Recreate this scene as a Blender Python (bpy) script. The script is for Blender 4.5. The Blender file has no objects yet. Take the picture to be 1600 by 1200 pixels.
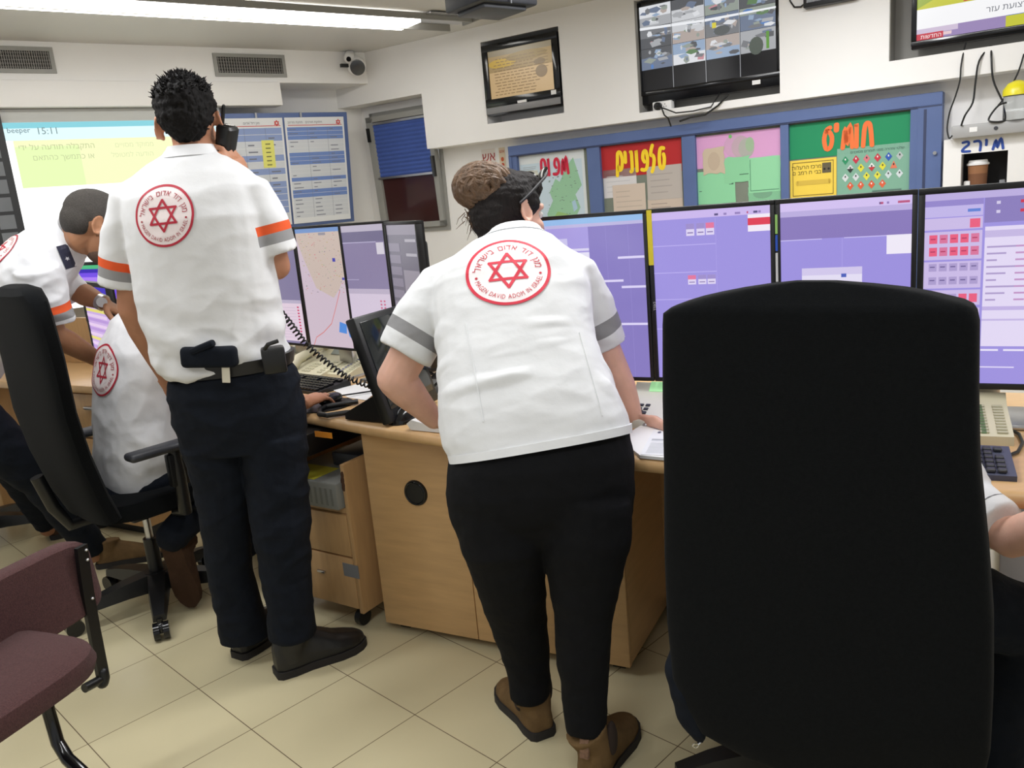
import bpy, bmesh, math, random
from mathutils import Vector as V, Matrix, noise
from mathutils.bvhtree import BVHTree
from mathutils.geometry import tessellate_polygon

sc = bpy.context.scene
COL = sc.collection
random.seed(7)

# ------------------------------------------------------------------ camera, world, exposure
FPX, CAMZ = 1281.65, 1.41
RIGHT = V((0.9959956, -0.0199594, -0.0871456))
UP = V((0.0894021, 0.2223601, 0.9708570))
FWD = V((0.0, 0.9747603, -0.2232541))
CAM = V((0, 0, CAMZ))
cam = bpy.data.objects.new('camera', bpy.data.cameras.new('camera'))
COL.objects.link(cam)
cam.data.sensor_width = 36.0
cam.data.lens = FPX / 1600 * 36.0
cam.data.clip_start = 0.02
cam.matrix_world = Matrix(((RIGHT.x, UP.x, -FWD.x, 0), (RIGHT.y, UP.y, -FWD.y, 0), (RIGHT.z, UP.z, -FWD.z, CAMZ), (0, 0, 0, 1)))
sc.camera = cam
sc.view_settings.view_transform = 'Standard'
sc.view_settings.look = 'None'
sc.view_settings.gamma = 1.0
sc.view_settings.use_curve_mapping = False
sc.view_settings.exposure = 0.0
wd = bpy.data.worlds.new('world')
sc.world = wd
wd.use_nodes = True
wd.node_tree.nodes['Background'].inputs[0].default_value = (0.98, 0.99, 1.0, 1)
wd.node_tree.nodes['Background'].inputs[1].default_value = 0.55
CEIL = 2.365


def lamp(name, loc, yaw, sx, sy, power, col=(0.985, 0.99, 1.0)):
    l = bpy.data.lights.new(name, 'AREA')
    l.shape = 'RECTANGLE'
    l.size, l.size_y, l.energy, l.color = sx, sy, power, col
    o = bpy.data.objects.new(name, l)
    COL.objects.link(o)
    o.location = loc
    o.rotation_euler = (0, 0, math.radians(yaw))
    return o


# the room's other fluorescent fittings (outside the frame), parallel to the visible one, plus one added fascia fill
lamp('unseen_ceiling_light', (0.55, 2.75, CEIL - 0.03), 36.5, 1.9, 0.16, 33)
lamp('unseen_ceiling_light', (1.30, 3.10, CEIL - 0.03), 146.6, 1.6, 0.16, 13)  # fill light added to brighten the white fascia, no known fitting here
lamp('unseen_ceiling_light', (1.55, 1.25, CEIL - 0.03), 36.5, 1.9, 0.16, 16)
lamp('unseen_ceiling_light', (-1.6, 2.15, CEIL - 0.03), 36.5, 1.9, 0.16, 27)
lamp('unseen_ceiling_light', (-0.6, 0.3, CEIL - 0.03), 36.5, 1.9, 0.16, 20)


# ------------------------------------------------------------------ pixel to place helpers
def ray(px, py):
    return (RIGHT * ((px - 800) / FPX) + UP * (-(py - 600) / FPX) + FWD)


def at(px, py, Y):
    d = ray(px, py)
    return CAM + d * (Y / d.y)


def onz(px, py, z):
    d = ray(px, py)
    return CAM + d * ((z - CAMZ) / d.z)


def proj(p):
    q = p - CAM
    w = q.dot(FWD)
    return (800 + FPX * q.dot(RIGHT) / w, 600 - FPX * q.dot(UP) / w)


def pr(p, hw):                       # half width in pixels -> metres at the point's distance
    return hw * (p - CAM).dot(FWD) / FPX


def yawv(deg):
    a = math.radians(deg)
    return V((math.cos(a), math.sin(a), 0))


class Pl:                            # a vertical plane in the room
    def __init__(s, o, yaw):
        s.o = V((o[0], o[1], 0))
        s.u = yawv(yaw)
        s.n = V((-s.u.y, s.u.x, 0))
        if s.n.dot(-s.o) < 0:
            s.n = -s.n
        s.yaw = yaw

    def off(s, d):
        q = Pl(s.o + s.n * d, s.yaw)
        return q

    def px(s, x, y):
        d = ray(x, y)
        t = s.n.dot(s.o - CAM) / s.n.dot(d)
        return CAM + d * t

    def sz(s, x, y):
        p = s.px(x, y)
        return ((p - s.o).dot(s.u), p.z)

    def P(s, a, z, off=0.0):
        q = s.o + s.u * a + s.n * off
        return V((q.x, q.y, z))


# ------------------------------------------------------------------ materials
def srgb(c):
    if isinstance(c, str):
        c = c.lstrip('#')
        c = tuple(int(c[i:i + 2], 16) for i in (0, 2, 4))
    out = []
    for v in c[:3]:
        v = v / 255.0
        out.append(v / 12.92 if v <= 0.04045 else ((v + 0.055) / 1.055) ** 2.4)
    return tuple(out)


def mat(name, col, rough=0.6, metal=0.0, var=0.0, vscale=12.0, bump=0.0, bscale=60.0, stretch=(1, 1, 1), spec=0.5, sheen=0.0, coat=0.0):
    m = bpy.data.materials.new(name)
    m.use_nodes = True
    nt = m.node_tree
    b = nt.nodes['Principled BSDF']
    c = srgb(col)
    b.inputs['Base Color'].default_value = (*c, 1)
    b.inputs['Roughness'].default_value = rough
    b.inputs['Metallic'].default_value = metal
    b.inputs['Specular IOR Level'].default_value = spec
    b.inputs['Sheen Weight'].default_value = sheen
    b.inputs['Coat Weight'].default_value = coat
    tc = nt.nodes.new('ShaderNodeTexCoord')
    mp = nt.nodes.new('ShaderNodeMapping')
    mp.inputs['Scale'].default_value = stretch
    nt.links.new(tc.outputs['Object'], mp.inputs[0])
    if var > 0:
        n = nt.nodes.new('ShaderNodeTexNoise')
        n.inputs['Scale'].default_value = vscale
        n.inputs['Detail'].default_value = 5
        nt.links.new(mp.outputs[0], n.inputs[0])
        r = nt.nodes.new('ShaderNodeMapRange')
        r.inputs[1].default_value, r.inputs[2].default_value = 0.25, 0.75
        r.inputs[3].default_value, r.inputs[4].default_value = 1 - var, 1 + var
        nt.links.new(n.outputs[0], r.inputs[0])
        h = nt.nodes.new('ShaderNodeHueSaturation')
        h.inputs['Color'].default_value = (*c, 1)
        nt.links.new(r.outputs[0], h.inputs['Value'])
        nt.links.new(h.outputs[0], b.inputs['Base Color'])
    if bump > 0:
        n2 = nt.nodes.new('ShaderNodeTexNoise')
        n2.inputs['Scale'].default_value = bscale
        n2.inputs['Detail'].default_value = 4
        nt.links.new(mp.outputs[0], n2.inputs[0])
        bp = nt.nodes.new('ShaderNodeBump')
        bp.inputs['Strength'].default_value = bump
        bp.inputs['Distance'].default_value = 0.01
        nt.links.new(n2.outputs[0], bp.inputs['Height'])
        nt.links.new(bp.outputs[0], b.inputs['Normal'])
    return m


def emis(name, col, strength):
    m = bpy.data.materials.new(name)
    m.use_nodes = True
    b = m.node_tree.nodes['Principled BSDF']
    b.inputs['Base Color'].default_value = (*srgb(col), 1)
    b.inputs['Emission Color'].default_value = (*srgb(col), 1)
    b.inputs['Emission Strength'].default_value = strength
    return m


def attr_mat(name, emit=0.0, rough=0.6, spec=0.4):
    m = bpy.data.materials.new(name)
    m.use_nodes = True
    nt = m.node_tree
    b = nt.nodes['Principled BSDF']
    a = nt.nodes.new('ShaderNodeAttribute')
    a.attribute_name = 'Col'
    b.inputs['Roughness'].default_value = rough
    b.inputs['Specular IOR Level'].default_value = spec
    if emit > 0:
        b.inputs['Base Color'].default_value = (0.01, 0.01, 0.012, 1)
        nt.links.new(a.outputs['Color'], b.inputs['Emission Color'])
        b.inputs['Emission Strength'].default_value = emit
    else:
        nt.links.new(a.outputs['Color'], b.inputs['Base Color'])
    return m


def floor_mat():
    m = mat('tile_floor', (212, 199, 164), rough=0.22, spec=0.5)
    nt = m.node_tree
    b = nt.nodes['Principled BSDF']
    tc = nt.nodes.new('ShaderNodeTexCoord')
    sp = nt.nodes.new('ShaderNodeSeparateXYZ')
    mp = nt.nodes.new('ShaderNodeMapping')
    mp.vector_type = 'TEXTURE'
    mp.inputs['Rotation'].default_value = (0, 0, math.radians(45))
    nt.links.new(tc.outputs['Object'], mp.inputs[0])
    nt.links.new(mp.outputs[0], sp.inputs[0])

    def M(op, a, bb=None):
        n = nt.nodes.new('ShaderNodeMath')
        n.operation = op
        for i, v in enumerate((a, bb)):
            if v is None:
                continue
            if isinstance(v, (int, float)):
                n.inputs[i].default_value = v
            else:
                nt.links.new(v, n.inputs[i])
        return n.outputs[0]
    g, cells = [], []
    for out, o in ((sp.outputs[0], 0.550), (sp.outputs[1], 1.058)):
        t = M('DIVIDE', M('SUBTRACT', out, o - 3.3), 0.330)
        fr = M('FRACT', t)
        d = M('ABSOLUTE', M('SUBTRACT', fr, 0.5))
        g.append(M('GREATER_THAN', d, 0.5 - 0.0042))
        cells.append(M('FLOOR', t))
    grout = M('MAXIMUM', g[0], g[1])
    cb = nt.nodes.new('ShaderNodeCombineXYZ')
    nt.links.new(cells[0], cb.inputs[0])
    nt.links.new(cells[1], cb.inputs[1])
    wn = nt.nodes.new('ShaderNodeTexWhiteNoise')
    nt.links.new(cb.outputs[0], wn.inputs[0])
    nz = nt.nodes.new('ShaderNodeTexNoise')
    nz.inputs['Scale'].default_value = 3.0
    nz.inputs['Detail'].default_value = 6
    nt.links.new(tc.outputs['Object'], nz.inputs[0])
    val = M('ADD', M('MULTIPLY', wn.outputs[0], 0.05), M('MULTIPLY', nz.outputs[0], 0.16))
    val = M('ADD', val, 0.9)
    h = nt.nodes.new('ShaderNodeHueSaturation')
    h.inputs['Color'].default_value = (*srgb((207, 197, 162)), 1)
    nt.links.new(val, h.inputs['Value'])
    mx = nt.nodes.new('ShaderNodeMix')
    mx.data_type = 'RGBA'
    nt.links.new(grout, mx.inputs[0])
    nt.links.new(h.outputs[0], mx.inputs[6])
    mx.inputs[7].default_value = (*srgb((112, 98, 78)), 1)
    nt.links.new(mx.outputs[2], b.inputs['Base Color'])
    return m


WHITE = mat('white_paint', (236, 235, 234), 0.55, var=0.02, vscale=3)
CEILM = mat('ceiling_panel', (208, 207, 205), 0.5, var=0.02, vscale=2)
GREYP = mat('grey_frame', (150, 150, 146), 0.5)
VENTD = mat('vent_dark', (60, 58, 56), 0.7)
VENTL = mat('vent_blade', (140, 137, 133), 0.5)
BLACK = mat('black_plastic', (13, 14, 16), 0.4, bump=0.05, bscale=300)
BLACKG = mat('black_gloss', (14, 15, 18), 0.15)
DARKG = mat('dark_grey_plastic', (52, 54, 60), 0.45)
MIDG = mat('mid_grey', (120, 122, 126), 0.5)
SILVER = mat('silver_metal', (190, 190, 192), 0.3, metal=1.0)
CHROME = mat('chrome', (215, 215, 215), 0.12, metal=1.0)
BEIGE = mat('beige_plastic', (214, 208, 180), 0.45)
BEIGE2 = mat('pale_phone_plastic', (222, 222, 212), 0.45)
LCD = mat('lcd_grey', (150, 158, 150), 0.25)
LCDG = emis('lcd_green', (150, 205, 150), 0.7)
WOOD = mat('light_wood', (198, 160, 112), 0.38, var=0.10, vscale=5, stretch=(1.2, 1.2, 9), bump=0.02)
WOODT = mat('wood_top', (208, 170, 122), 0.3, var=0.07, vscale=6, stretch=(2, 9, 2))
WOODD = mat('wood_drawer', (188, 150, 104), 0.4, var=0.09, vscale=6, stretch=(9, 9, 1.3))
BLUEP = mat('blue_painted_wood', (84, 104, 152), 0.5, var=0.05, vscale=8)
PAPER = mat('paper', (232, 232, 232), 0.7)
FABB = mat('black_fabric', (15, 17, 19), 0.95, var=0.25, vscale=160, bump=0.25, bscale=700, spec=0.1, sheen=0.03)
FABM = mat('maroon_fabric', (80, 54, 54), 0.95, var=0.3, vscale=260, bump=0.5, bscale=500, spec=0.1, sheen=0.08)
NAVY = mat('navy_cloth', (17, 22, 31), 0.9, var=0.2, vscale=30, bump=0.2, bscale=45, spec=0.2)
BLKCL = mat('black_cloth', (13, 14, 17), 0.9, var=0.2, vscale=30, bump=0.2, bscale=45, spec=0.2)
HAIRB = mat('black_hair', (16, 14, 14), 0.75, spec=0.2, var=0.4, vscale=90, bump=0.5, bscale=140, stretch=(1, 1, 0.3))
HAIRBR = mat('brown_hair', (92, 68, 46), 0.5, var=0.5, vscale=60, bump=0.8, bscale=110, stretch=(1, 1, 0.4))
HAIRG = mat('cropped_hair', (64, 60, 56), 0.8, var=0.35, vscale=220, bump=0.5, bscale=400)
LEATHB = mat('black_leather', (20, 20, 22), 0.4, bump=0.1, bscale=60)
SUEDE = mat('brown_suede', (108, 86, 58), 0.95, var=0.22, vscale=25, bump=0.15, bscale=200, spec=0.15)
SUEDED = mat('dark_brown_suede', (66, 48, 36), 0.95, var=0.2, vscale=25, bump=0.15, bscale=200, spec=0.15)
ELAST = mat('elastic', (42, 30, 24), 0.9)
SOLE = mat('rubber_sole', (34, 31, 30), 0.8)
EYEW = mat('eye_white', (225, 220, 215), 0.2)
IRIS = mat('iris', (50, 34, 24), 0.15)
BLUEC = mat('blue_cable', (50, 80, 190), 0.4)
ART = attr_mat('printed_sheet')
SCREEN = attr_mat('screen_glow', 0.95, 0.25)
SCREENB = attr_mat('projection_glow', 1.6, 0.7)


def skin_mat(name, col):
    m = mat(name, col, 0.5, var=0.08, vscale=25, bump=0.05, bscale=260, spec=0.35)
    b = m.node_tree.nodes['Principled BSDF']
    b.inputs['Subsurface Weight'].default_value = 0.12
    b.inputs['Subsurface Radius'].default_value = (0.02, 0.008, 0.005)
    b.inputs['Subsurface Scale'].default_value = 0.5
    return m


SKINA = skin_mat('tan_skin', (182, 130, 102))
SKINB = skin_mat('pale_skin', (218, 172, 152))
SKINC = skin_mat('olive_skin', (160, 114, 84))


# ------------------------------------------------------------------ objects and mesh builders
def finish(o, parent=None):
    COL.objects.link(o)
    if parent is not None:
        o.parent = parent
        o.matrix_parent_inverse = mw(parent).inverted()
    return o


def mw(o):
    m = Matrix.Translation(o.location) if o.type == 'EMPTY' else Matrix.Identity(4)
    return m


def tag(o, label, cat, group=None, kind=None):
    if label:
        o['label'] = label
    if cat:
        o['category'] = cat
    if group:
        o['group'] = group
    if kind:
        o['kind'] = kind
    return o


def thing(name, label, cat, loc, group=None):
    o = bpy.data.objects.new(name, None)
    o.empty_display_size = 0.1
    o.location = V(loc)
    COL.objects.link(o)
    return tag(o, label, cat, group)


class MB:
    def __init__(s, M=None):
        s.bm = bmesh.new()
        s.M = M if M is not None else Matrix.Identity(4)

    def v(s, p):
        return s.bm.verts.new(s.M @ V(p))

    def box(s, c, size, R=None, bev=0.0, seg=2):
        m = Matrix.Translation(V(c)) @ (R.to_4x4() if R is not None else Matrix.Identity(4)) @ Matrix.Diagonal((*size, 1))
        r = bmesh.ops.create_cube(s.bm, size=1.0, matrix=s.M @ m)
        if bev > 0:
            es = list({e for v in r['verts'] for e in v.link_edges})
            bmesh.ops.bevel(s.bm, geom=es, offset=bev, segments=seg, profile=0.5, affect='EDGES')
        return s

    def pbox(s, pl, s0, s1, z0, z1, o0, o1, bev=0.0):
        R = Matrix((pl.u, pl.n, V((0, 0, 1)))).transposed()
        return s.box(pl.P((s0 + s1) / 2, (z0 + z1) / 2, (o0 + o1) / 2), (abs(s1 - s0), abs(o1 - o0), abs(z1 - z0)), R, bev)

    def face(s, pts):
        try:
            return s.bm.faces.new([s.v(p) for p in pts])
        except ValueError:
            return None

    def loft(s, rings, cap=True, closed=False):
        vs = [[s.v(p) for p in r] for r in rings]
        n = len(vs[0])
        m = len(vs)
        for i in range(m if closed else m - 1):
            a, b = vs[i], vs[(i + 1) % m]
            for k in range(n):
                s.bm.faces.new((a[k], a[(k + 1) % n], b[(k + 1) % n], b[k]))
        if cap and not closed:
            s.bm.faces.new(vs[0][::-1])
            s.bm.faces.new(vs[-1])
        return s

    def tube(s, pts, r, n=10, closed=False, dome=False, flat=None):
        pts = [V(p) for p in pts]
        m = len(pts)
        rs = r if isinstance(r, (list, tuple)) else [r] * m
        if dome:
            d0 = (pts[0] - pts[1]).normalized()
            d1 = (pts[-1] - pts[-2]).normalized()
            P2, R2 = [], []
            for k in (0.97, 0.72, 0.4):
                P2.append(pts[0] + d0 * rs[0] * k)
                R2.append(rs[0] * math.sqrt(max(0.02, 1 - k * k)))
            P2 += pts
            R2 += list(rs)
            for k in (0.4, 0.72, 0.97):
                P2.append(pts[-1] + d1 * rs[-1] * k)
                R2.append(rs[-1] * math.sqrt(max(0.02, 1 - k * k)))
            pts, rs = P2, R2
            m = len(pts)
        rings = []
        prev = None
        for i in range(m):
            if closed:
                t = pts[(i + 1) % m] - pts[i - 1]
            else:
                t = pts[min(i + 1, m - 1)] - pts[max(i - 1, 0)]
            t = t.normalized() if t.length > 1e-9 else V((0, 0, 1))
            if prev is None:
                a = V((0, 0, 1)) if abs(t.z) < 0.9 else V((1, 0, 0))
                x = (a - t * a.dot(t)).normalized()
            else:
                x = prev - t * prev.dot(t)
                x = x.normalized() if x.length > 1e-6 else t.orthogonal().normalized()
            prev = x
            y = t.cross(x)
            rings.append([pts[i] + (x * math.cos(2 * math.pi * k / n) + y * math.sin(2 * math.pi * k / n)) * rs[i] for k in range(n)])
        return s.loft(rings, True, closed)

    def cyl(s, a, b, r, r2=None, n=20):
        return s.tube([a, b], [r, r if r2 is None else r2], n)

    def ell(s, c, r, R=None, seg=20, rng=12):
        m = Matrix.Translation(V(c)) @ (R.to_4x4() if R is not None else Matrix.Identity(4)) @ Matrix.Diagonal((*(r if isinstance(r, (tuple, list)) else (r, r, r)), 1))
        bmesh.ops.create_uvsphere(s.bm, u_segments=seg, v_segments=rng, radius=1.0, matrix=s.M @ m)
        return s

    def prism(s, pts, ext):
        ext = V(ext)
        a = [V(p) for p in pts]
        return s.loft([a, [p + ext for p in a]])

    def mesh(s, name):
        bmesh.ops.recalc_face_normals(s.bm, faces=s.bm.faces)
        me = bpy.data.meshes.new(name)
        s.bm.to_mesh(me)
        s.bm.free()
        return me

    def build(s, name, m, parent=None, smooth=True, ang=35):
        me = s.mesh(name)
        me.materials.append(m)
        if smooth:
            me.shade_smooth()
            me.set_sharp_from_angle(angle=math.radians(ang))
        return finish(bpy.data.objects.new(name, me), parent)


def struct(mb, name, m, smooth=False):
    o = mb.build(name, m, None, smooth)
    o['kind'] = 'structure'
    return o


def union(mb, name, m, parent=None, voxel=0.006, smooth=4, disp=None):
    """weld overlapping closed shells into one continuous skin"""
    me = mb.mesh(name + '_raw')
    t = bpy.data.objects.new(name + '_raw', me)
    COL.objects.link(t)
    r = t.modifiers.new('r', 'REMESH')
    r.mode = 'VOXEL'
    r.voxel_size = voxel
    if smooth:
        q = t.modifiers.new('s', 'SMOOTH')
        q.factor = 0.5
        q.iterations = smooth
    dg = bpy.context.evaluated_depsgraph_get()
    out = bpy.data.meshes.new_from_object(t.evaluated_get(dg))
    bpy.data.objects.remove(t)
    bpy.data.meshes.remove(me)
    out.name = name
    if disp:
        bm = bmesh.new()
        bm.from_mesh(out)
        bm.normal_update()
        for v in bm.verts:
            v.co += v.normal * disp(v.co, v.normal)
        bm.to_mesh(out)
        bm.free()
    out.materials.clear()
    out.materials.append(m)
    out.shade_smooth()
    o = bpy.data.objects.new(name, out)
    return finish(o, parent)


# flat artwork: coloured polygons on a plane, as one mesh with its printed colours
def art(name, o, X, Y, items, m, parent=None, lift=0.0006, size=(1, 1)):
    """items: (points in 0..1 units, colour, layer); X, Y span the sheet"""
    N = X.cross(Y).normalized()
    bm = bmesh.new()
    cl = bm.loops.layers.float_color.new('Col')
    for it in items:
        pts, c = it[0], it[1]
        lay = it[2] if len(it) > 2 else 0
        cc = (*srgb(c), 1)
        if len(pts) == 2 and isinstance(pts[1], list):      # a ready mesh (verts, faces)
            vs = [bm.verts.new(o + X * a + Y * b + N * lift * lay) for a, b in pts[0]]
            for f in pts[1]:
                try:
                    fc = bm.faces.new([vs[i] for i in f])
                    for l in fc.loops:
                        l[cl] = cc
                except ValueError:
                    pass
            continue
        try:
            fc = bm.faces.new([bm.verts.new(o + X * a + Y * b + N * lift * lay) for a, b in pts])
        except ValueError:
            continue
        for l in fc.loops:
            l[cl] = cc
    me = bpy.data.meshes.new(name)
    bm.to_mesh(me)
    bm.free()
    me.materials.append(m)
    return finish(bpy.data.objects.new(name, me), parent)


def rc(x0, y0, x1, y1, c, lay=1):
    return ([(x0, y0), (x1, y0), (x1, y1), (x0, y1)], c, lay)


def disc(cx, cy, rx, ry, c, lay=2, n=16):
    return ([(cx + rx * math.cos(2 * math.pi * k / n), cy + ry * math.sin(2 * math.pi * k / n)) for k in range(n)], c, lay)


_tc = {}


def text2d(s, bold=0.0):
    """glyph mesh of a line of writing, height of a capital = 1, left at 0; returns verts, faces, width"""
    k0 = (s, bold)
    if k0 in _tc:
        return _tc[k0]
    cu = bpy.data.curves.new('t', 'FONT')
    cu.body = s
    cu.resolution_u = 2
    cu.offset = bold
    cu.fill_mode = 'NONE'
    o = bpy.data.objects.new('t', cu)
    COL.objects.link(o)
    dg = bpy.context.evaluated_depsgraph_get()
    me = bpy.data.meshes.new_from_object(o.evaluated_get(dg))
    co = [V((v.co.x / 0.72, v.co.y / 0.72, 0)) for v in me.vertices]
    nxt = {}
    for e in me.edges:
        nxt.setdefault(e.vertices[0], []).append(e.vertices[1])
        nxt.setdefault(e.vertices[1], []).append(e.vertices[0])
    bpy.data.objects.remove(o)
    bpy.data.meshes.remove(me)
    seen, loops = set(), []
    for i in range(len(co)):
        if i in seen or i not in nxt:
            continue
        lp, prev, cur = [i], None, i
        seen.add(i)
        while True:
            c = [q for q in nxt[cur] if q != prev and q not in seen]
            if not c:
                break
            prev, cur = cur, c[0] if not (len(lp) == 1 and i + 1 in c) else i + 1
            seen.add(cur)
            lp.append(cur)
        if len(lp) > 2:
            loops.append(lp)

    def area(lp):
        return sum(co[lp[k - 1]].x * co[lp[k]].y - co[lp[k]].x * co[lp[k - 1]].y for k in range(len(lp))) / 2

    def inside(p_, lp):
        r = False
        for k in range(len(lp)):
            a, b = co[lp[k - 1]], co[lp[k]]
            if (a.y > p_.y) != (b.y > p_.y) and p_.x < (b.x - a.x) * (p_.y - a.y) / (b.y - a.y) + a.x:
                r = not r
        return r
    fs = []
    if loops:
        sg = area(max(loops, key=lambda l: abs(area(l)))) > 0
        outs = [l for l in loops if (area(l) > 0) == sg]
        holes = [l for l in loops if (area(l) > 0) != sg]
        for l in outs:
            grp = [l] + [h for h in holes if inside(co[h[0]], l)]
            flat = [q for g_ in grp for q in g_]
            for tri in tessellate_polygon([[co[q] for q in g_] for g_ in grp]):
                fs.append([flat[q] for q in tri])
    vs = [(c.x, c.y) for c in co]
    w = max((a for a, b in vs), default=0.3)
    _tc[k0] = (vs, fs, w)
    return _tc[k0]


def txt(s, x, y, h, c, asp=1.0, lay=2, bold=0.0, align='l', rot=0.0, shear=0.0):
    """asp = sheet width / sheet height, so that glyphs keep their shape; y, h in sheet heights"""
    vs, fs, w = text2d(s, bold)
    dx = {'l': 0, 'c': -w / 2, 'r': -w}[align]
    ca, sa = math.cos(rot), math.sin(rot)
    P = []
    for a, b in vs:
        a, b = (a + dx + shear * b) * h, b * h
        a, b = a * ca - b * sa, a * sa + b * ca
        P.append((x + a / asp, y + b))
    return ((P, fs), c, lay)


def heb(s):
    return s[::-1]


def stroke(pts, w, c, asp=1.0, lay=3):
    """a brush stroke as one ribbon along a polyline (sheet units; width in sheet heights)"""
    q = []
    for a, b in pts:
        v = V((a * asp, b))
        if not q or (v - q[-1]).length > w * .12:
            q.append(v)
    if len(q) < 2:
        return []
    vs, fs = [], []
    for i, p in enumerate(q):
        d = (q[min(i + 1, len(q) - 1)] - q[max(i - 1, 0)])
        d = d.normalized() if d.length > 1e-9 else V((1, 0))
        n = V((-d.y, d.x)) * w / 2
        vs += [p - n, p + n]
        if i:
            fs.append([2 * i - 2, 2 * i, 2 * i + 1, 2 * i - 1])
    for e, o in ((0, 1), (len(q) - 1, len(q) - 2)):
        d = (q[e] - q[o]).normalized()
        n = V((-d.y, d.x))
        b0 = len(vs)
        for k in range(9):
            t = math.pi * k / 8
            vs.append(q[e] + n * math.cos(t) * w / 2 + d * math.sin(t) * w / 2)
        fs.append(list(range(b0, b0 + 9)))
    return [(([(p.x / asp, p.y) for p in vs], fs), c, lay)]

# ================================================================== THE ROOM
FP = Pl(onz(900, 202, 1.74), 146.6)           # front of the white fascia on the right
RP = FP.off(-0.16)                            # the wall behind it
corner = FP.px(572, 107)
BP = Pl(corner, 36.5)                         # front of the bulkhead on the left
WB = BP.off(-0.27)                            # the wall behind it


def line_x(p, a):                             # where plane p meets plane a: s on p
    # (p.o + p.u s - a.o).n = 0
    return (a.o - p.o).dot(a.n) / p.u.dot(a.n)


mb = MB()
mb.face([(-7, -3, 0), (6, -3, 0), (6, 9, 0), (-7, 9, 0)])
fl = struct(mb, 'floor', floor_mat())
mb = MB()
mb.face([(-7, -3, CEIL + .02), (-7, 9, CEIL + .02), (6, 9, CEIL + .02), (6, -3, CEIL + .02)])
mb.box((-0.5, 3, CEIL + .05), (13, 12, .05))
# ceiling panel joints along the light
ce = struct(mb, 'ceiling', CEILM)

# wall behind the bulkhead
s_c = line_x(WB, RP)
struct(MB().pbox(WB, s_c - 5.5, s_c + 0.3, 0, CEIL + .02, -0.15, 0), 'wall_back', WHITE)

# right wall with window opening
sF_right = FP.sz(1600, 112)[0] - 1.2
sR_left = line_x(RP, WB)
w_l = RP.sz(588, 260)[0]
w_r = RP.sz(699, 300)[0]
w_t = 2.03
w_b = RP.sz(655, 362)[1]


def wall_cells(mb, pl, s0, s1, z0, z1, o0, o1, holes):
    S = sorted({s0, s1, *[h[0] for h in holes], *[h[1] for h in holes]})
    Z = sorted({z0, z1, *[h[2] for h in holes], *[h[3] for h in holes]})
    for i in range(len(S) - 1):
        for j in range(len(Z) - 1):
            cs, cz = (S[i] + S[i + 1]) / 2, (Z[j] + Z[j + 1]) / 2
            if cs < s0 or cs > s1 or cz < z0 or cz > z1:
                continue
            if any(h[0] < cs < h[1] and h[2] < cz < h[3] for h in holes):
                continue
            mb.pbox(pl, S[i], S[i + 1], Z[j], Z[j + 1], o0, o1)
    return mb


mb = wall_cells(MB(), RP, sF_right, sR_left + .1, 0, CEIL + .02, -0.14, 0, [(w_r, w_l, w_b, w_t)])
struct(mb, 'wall_right', WHITE)

# fascia: a box in front of the right wall, stepping up above the window, with three recesses
s_step = FP.sz(663, 190)[0]
z_fb, z_lint = 1.742, FP.sz(660, 146)[1]
s_fl = line_x(FP, BP)
tvA = (FP.sz(880, 170)[0] - .004, FP.sz(752, 75)[0] + .004, FP.sz(762, 194)[1], FP.sz(752, 68)[1] + .006)
tvB = (FP.sz(1218.5, 130)[0], FP.sz(993, 60)[0], FP.sz(1003, 176)[1], 2.34)
tvC = (FP.sz(1600, 60)[0] - .55, FP.sz(1389, 80)[0], FP.sz(1389, 96)[1], 2.36)
mb = wall_cells(MB(), FP, sF_right, s_step, z_fb, CEIL + .02, -0.16, 0, [tvA, tvB, tvC])
mb.pbox(FP, s_step, s_fl + .33, z_lint, CEIL + .02, -0.16, 0)
struct(mb, 'trim_1', WHITE)
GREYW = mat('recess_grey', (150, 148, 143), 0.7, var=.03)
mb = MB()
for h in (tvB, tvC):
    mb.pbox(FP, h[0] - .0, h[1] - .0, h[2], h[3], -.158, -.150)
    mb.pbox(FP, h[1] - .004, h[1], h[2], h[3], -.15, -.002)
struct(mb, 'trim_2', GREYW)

# bulkhead with the two air vents
zb = BP.sz(300, 128)[1]
s_bl = BP.sz(0, 100)[0] - 1.6
mb = MB()
mb.pbox(BP, s_bl, line_x(BP, FP) + .02, zb, CEIL + .02, -0.27, 0)
struct(mb, 'trim_3', WHITE)

def vent(xa, ya, xb, yb, label):
    s0, z1 = BP.sz(xa, ya)
    s1, z0 = BP.sz(xb, yb)
    t = thing('air_vent', label, 'air vent', BP.P((s0 + s1) / 2, z0, 0), 'air vents in the bulkhead')
    f = .02
    m = MB()
    for a in ((s0, s1, z0, z0 + f), (s0, s1, z1 - f, z1), (s0, s0 + f, z0 + f, z1 - f), (s1 - f, s1, z0 + f, z1 - f)):
        m.pbox(BP, *a, 0, .010)
    m.build('frame', GREYP, t, False)
    MB().pbox(BP, s0 + f, s1 - f, z0 + f, z1 - f, 0, .002).build('backing', VENTD, t, False)
    m = MB()
    n = 26
    for k in range(n):
        a = s0 + f + (s1 - s0 - 2 * f) * (k + .5) / n
        m.pbox(BP, a - .0018, a + .0018, z0 + f, z1 - f, .002, .009)
    for k in range(5):
        z = z0 + f + (z1 - z0 - 2 * f) * (k + .5) / 5
        m.pbox(BP, s0 + f, s1 - f, z - .0012, z + .0012, .002, .006)
    m.build('grille', VENTL, t, False)


vent(-30, 71, 89, 115, 'grey louvred air vent at the far left end of the bulkhead')
vent(331, 83, 448, 121, 'grey louvred air vent in the bulkhead above the phoning man and board')

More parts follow.
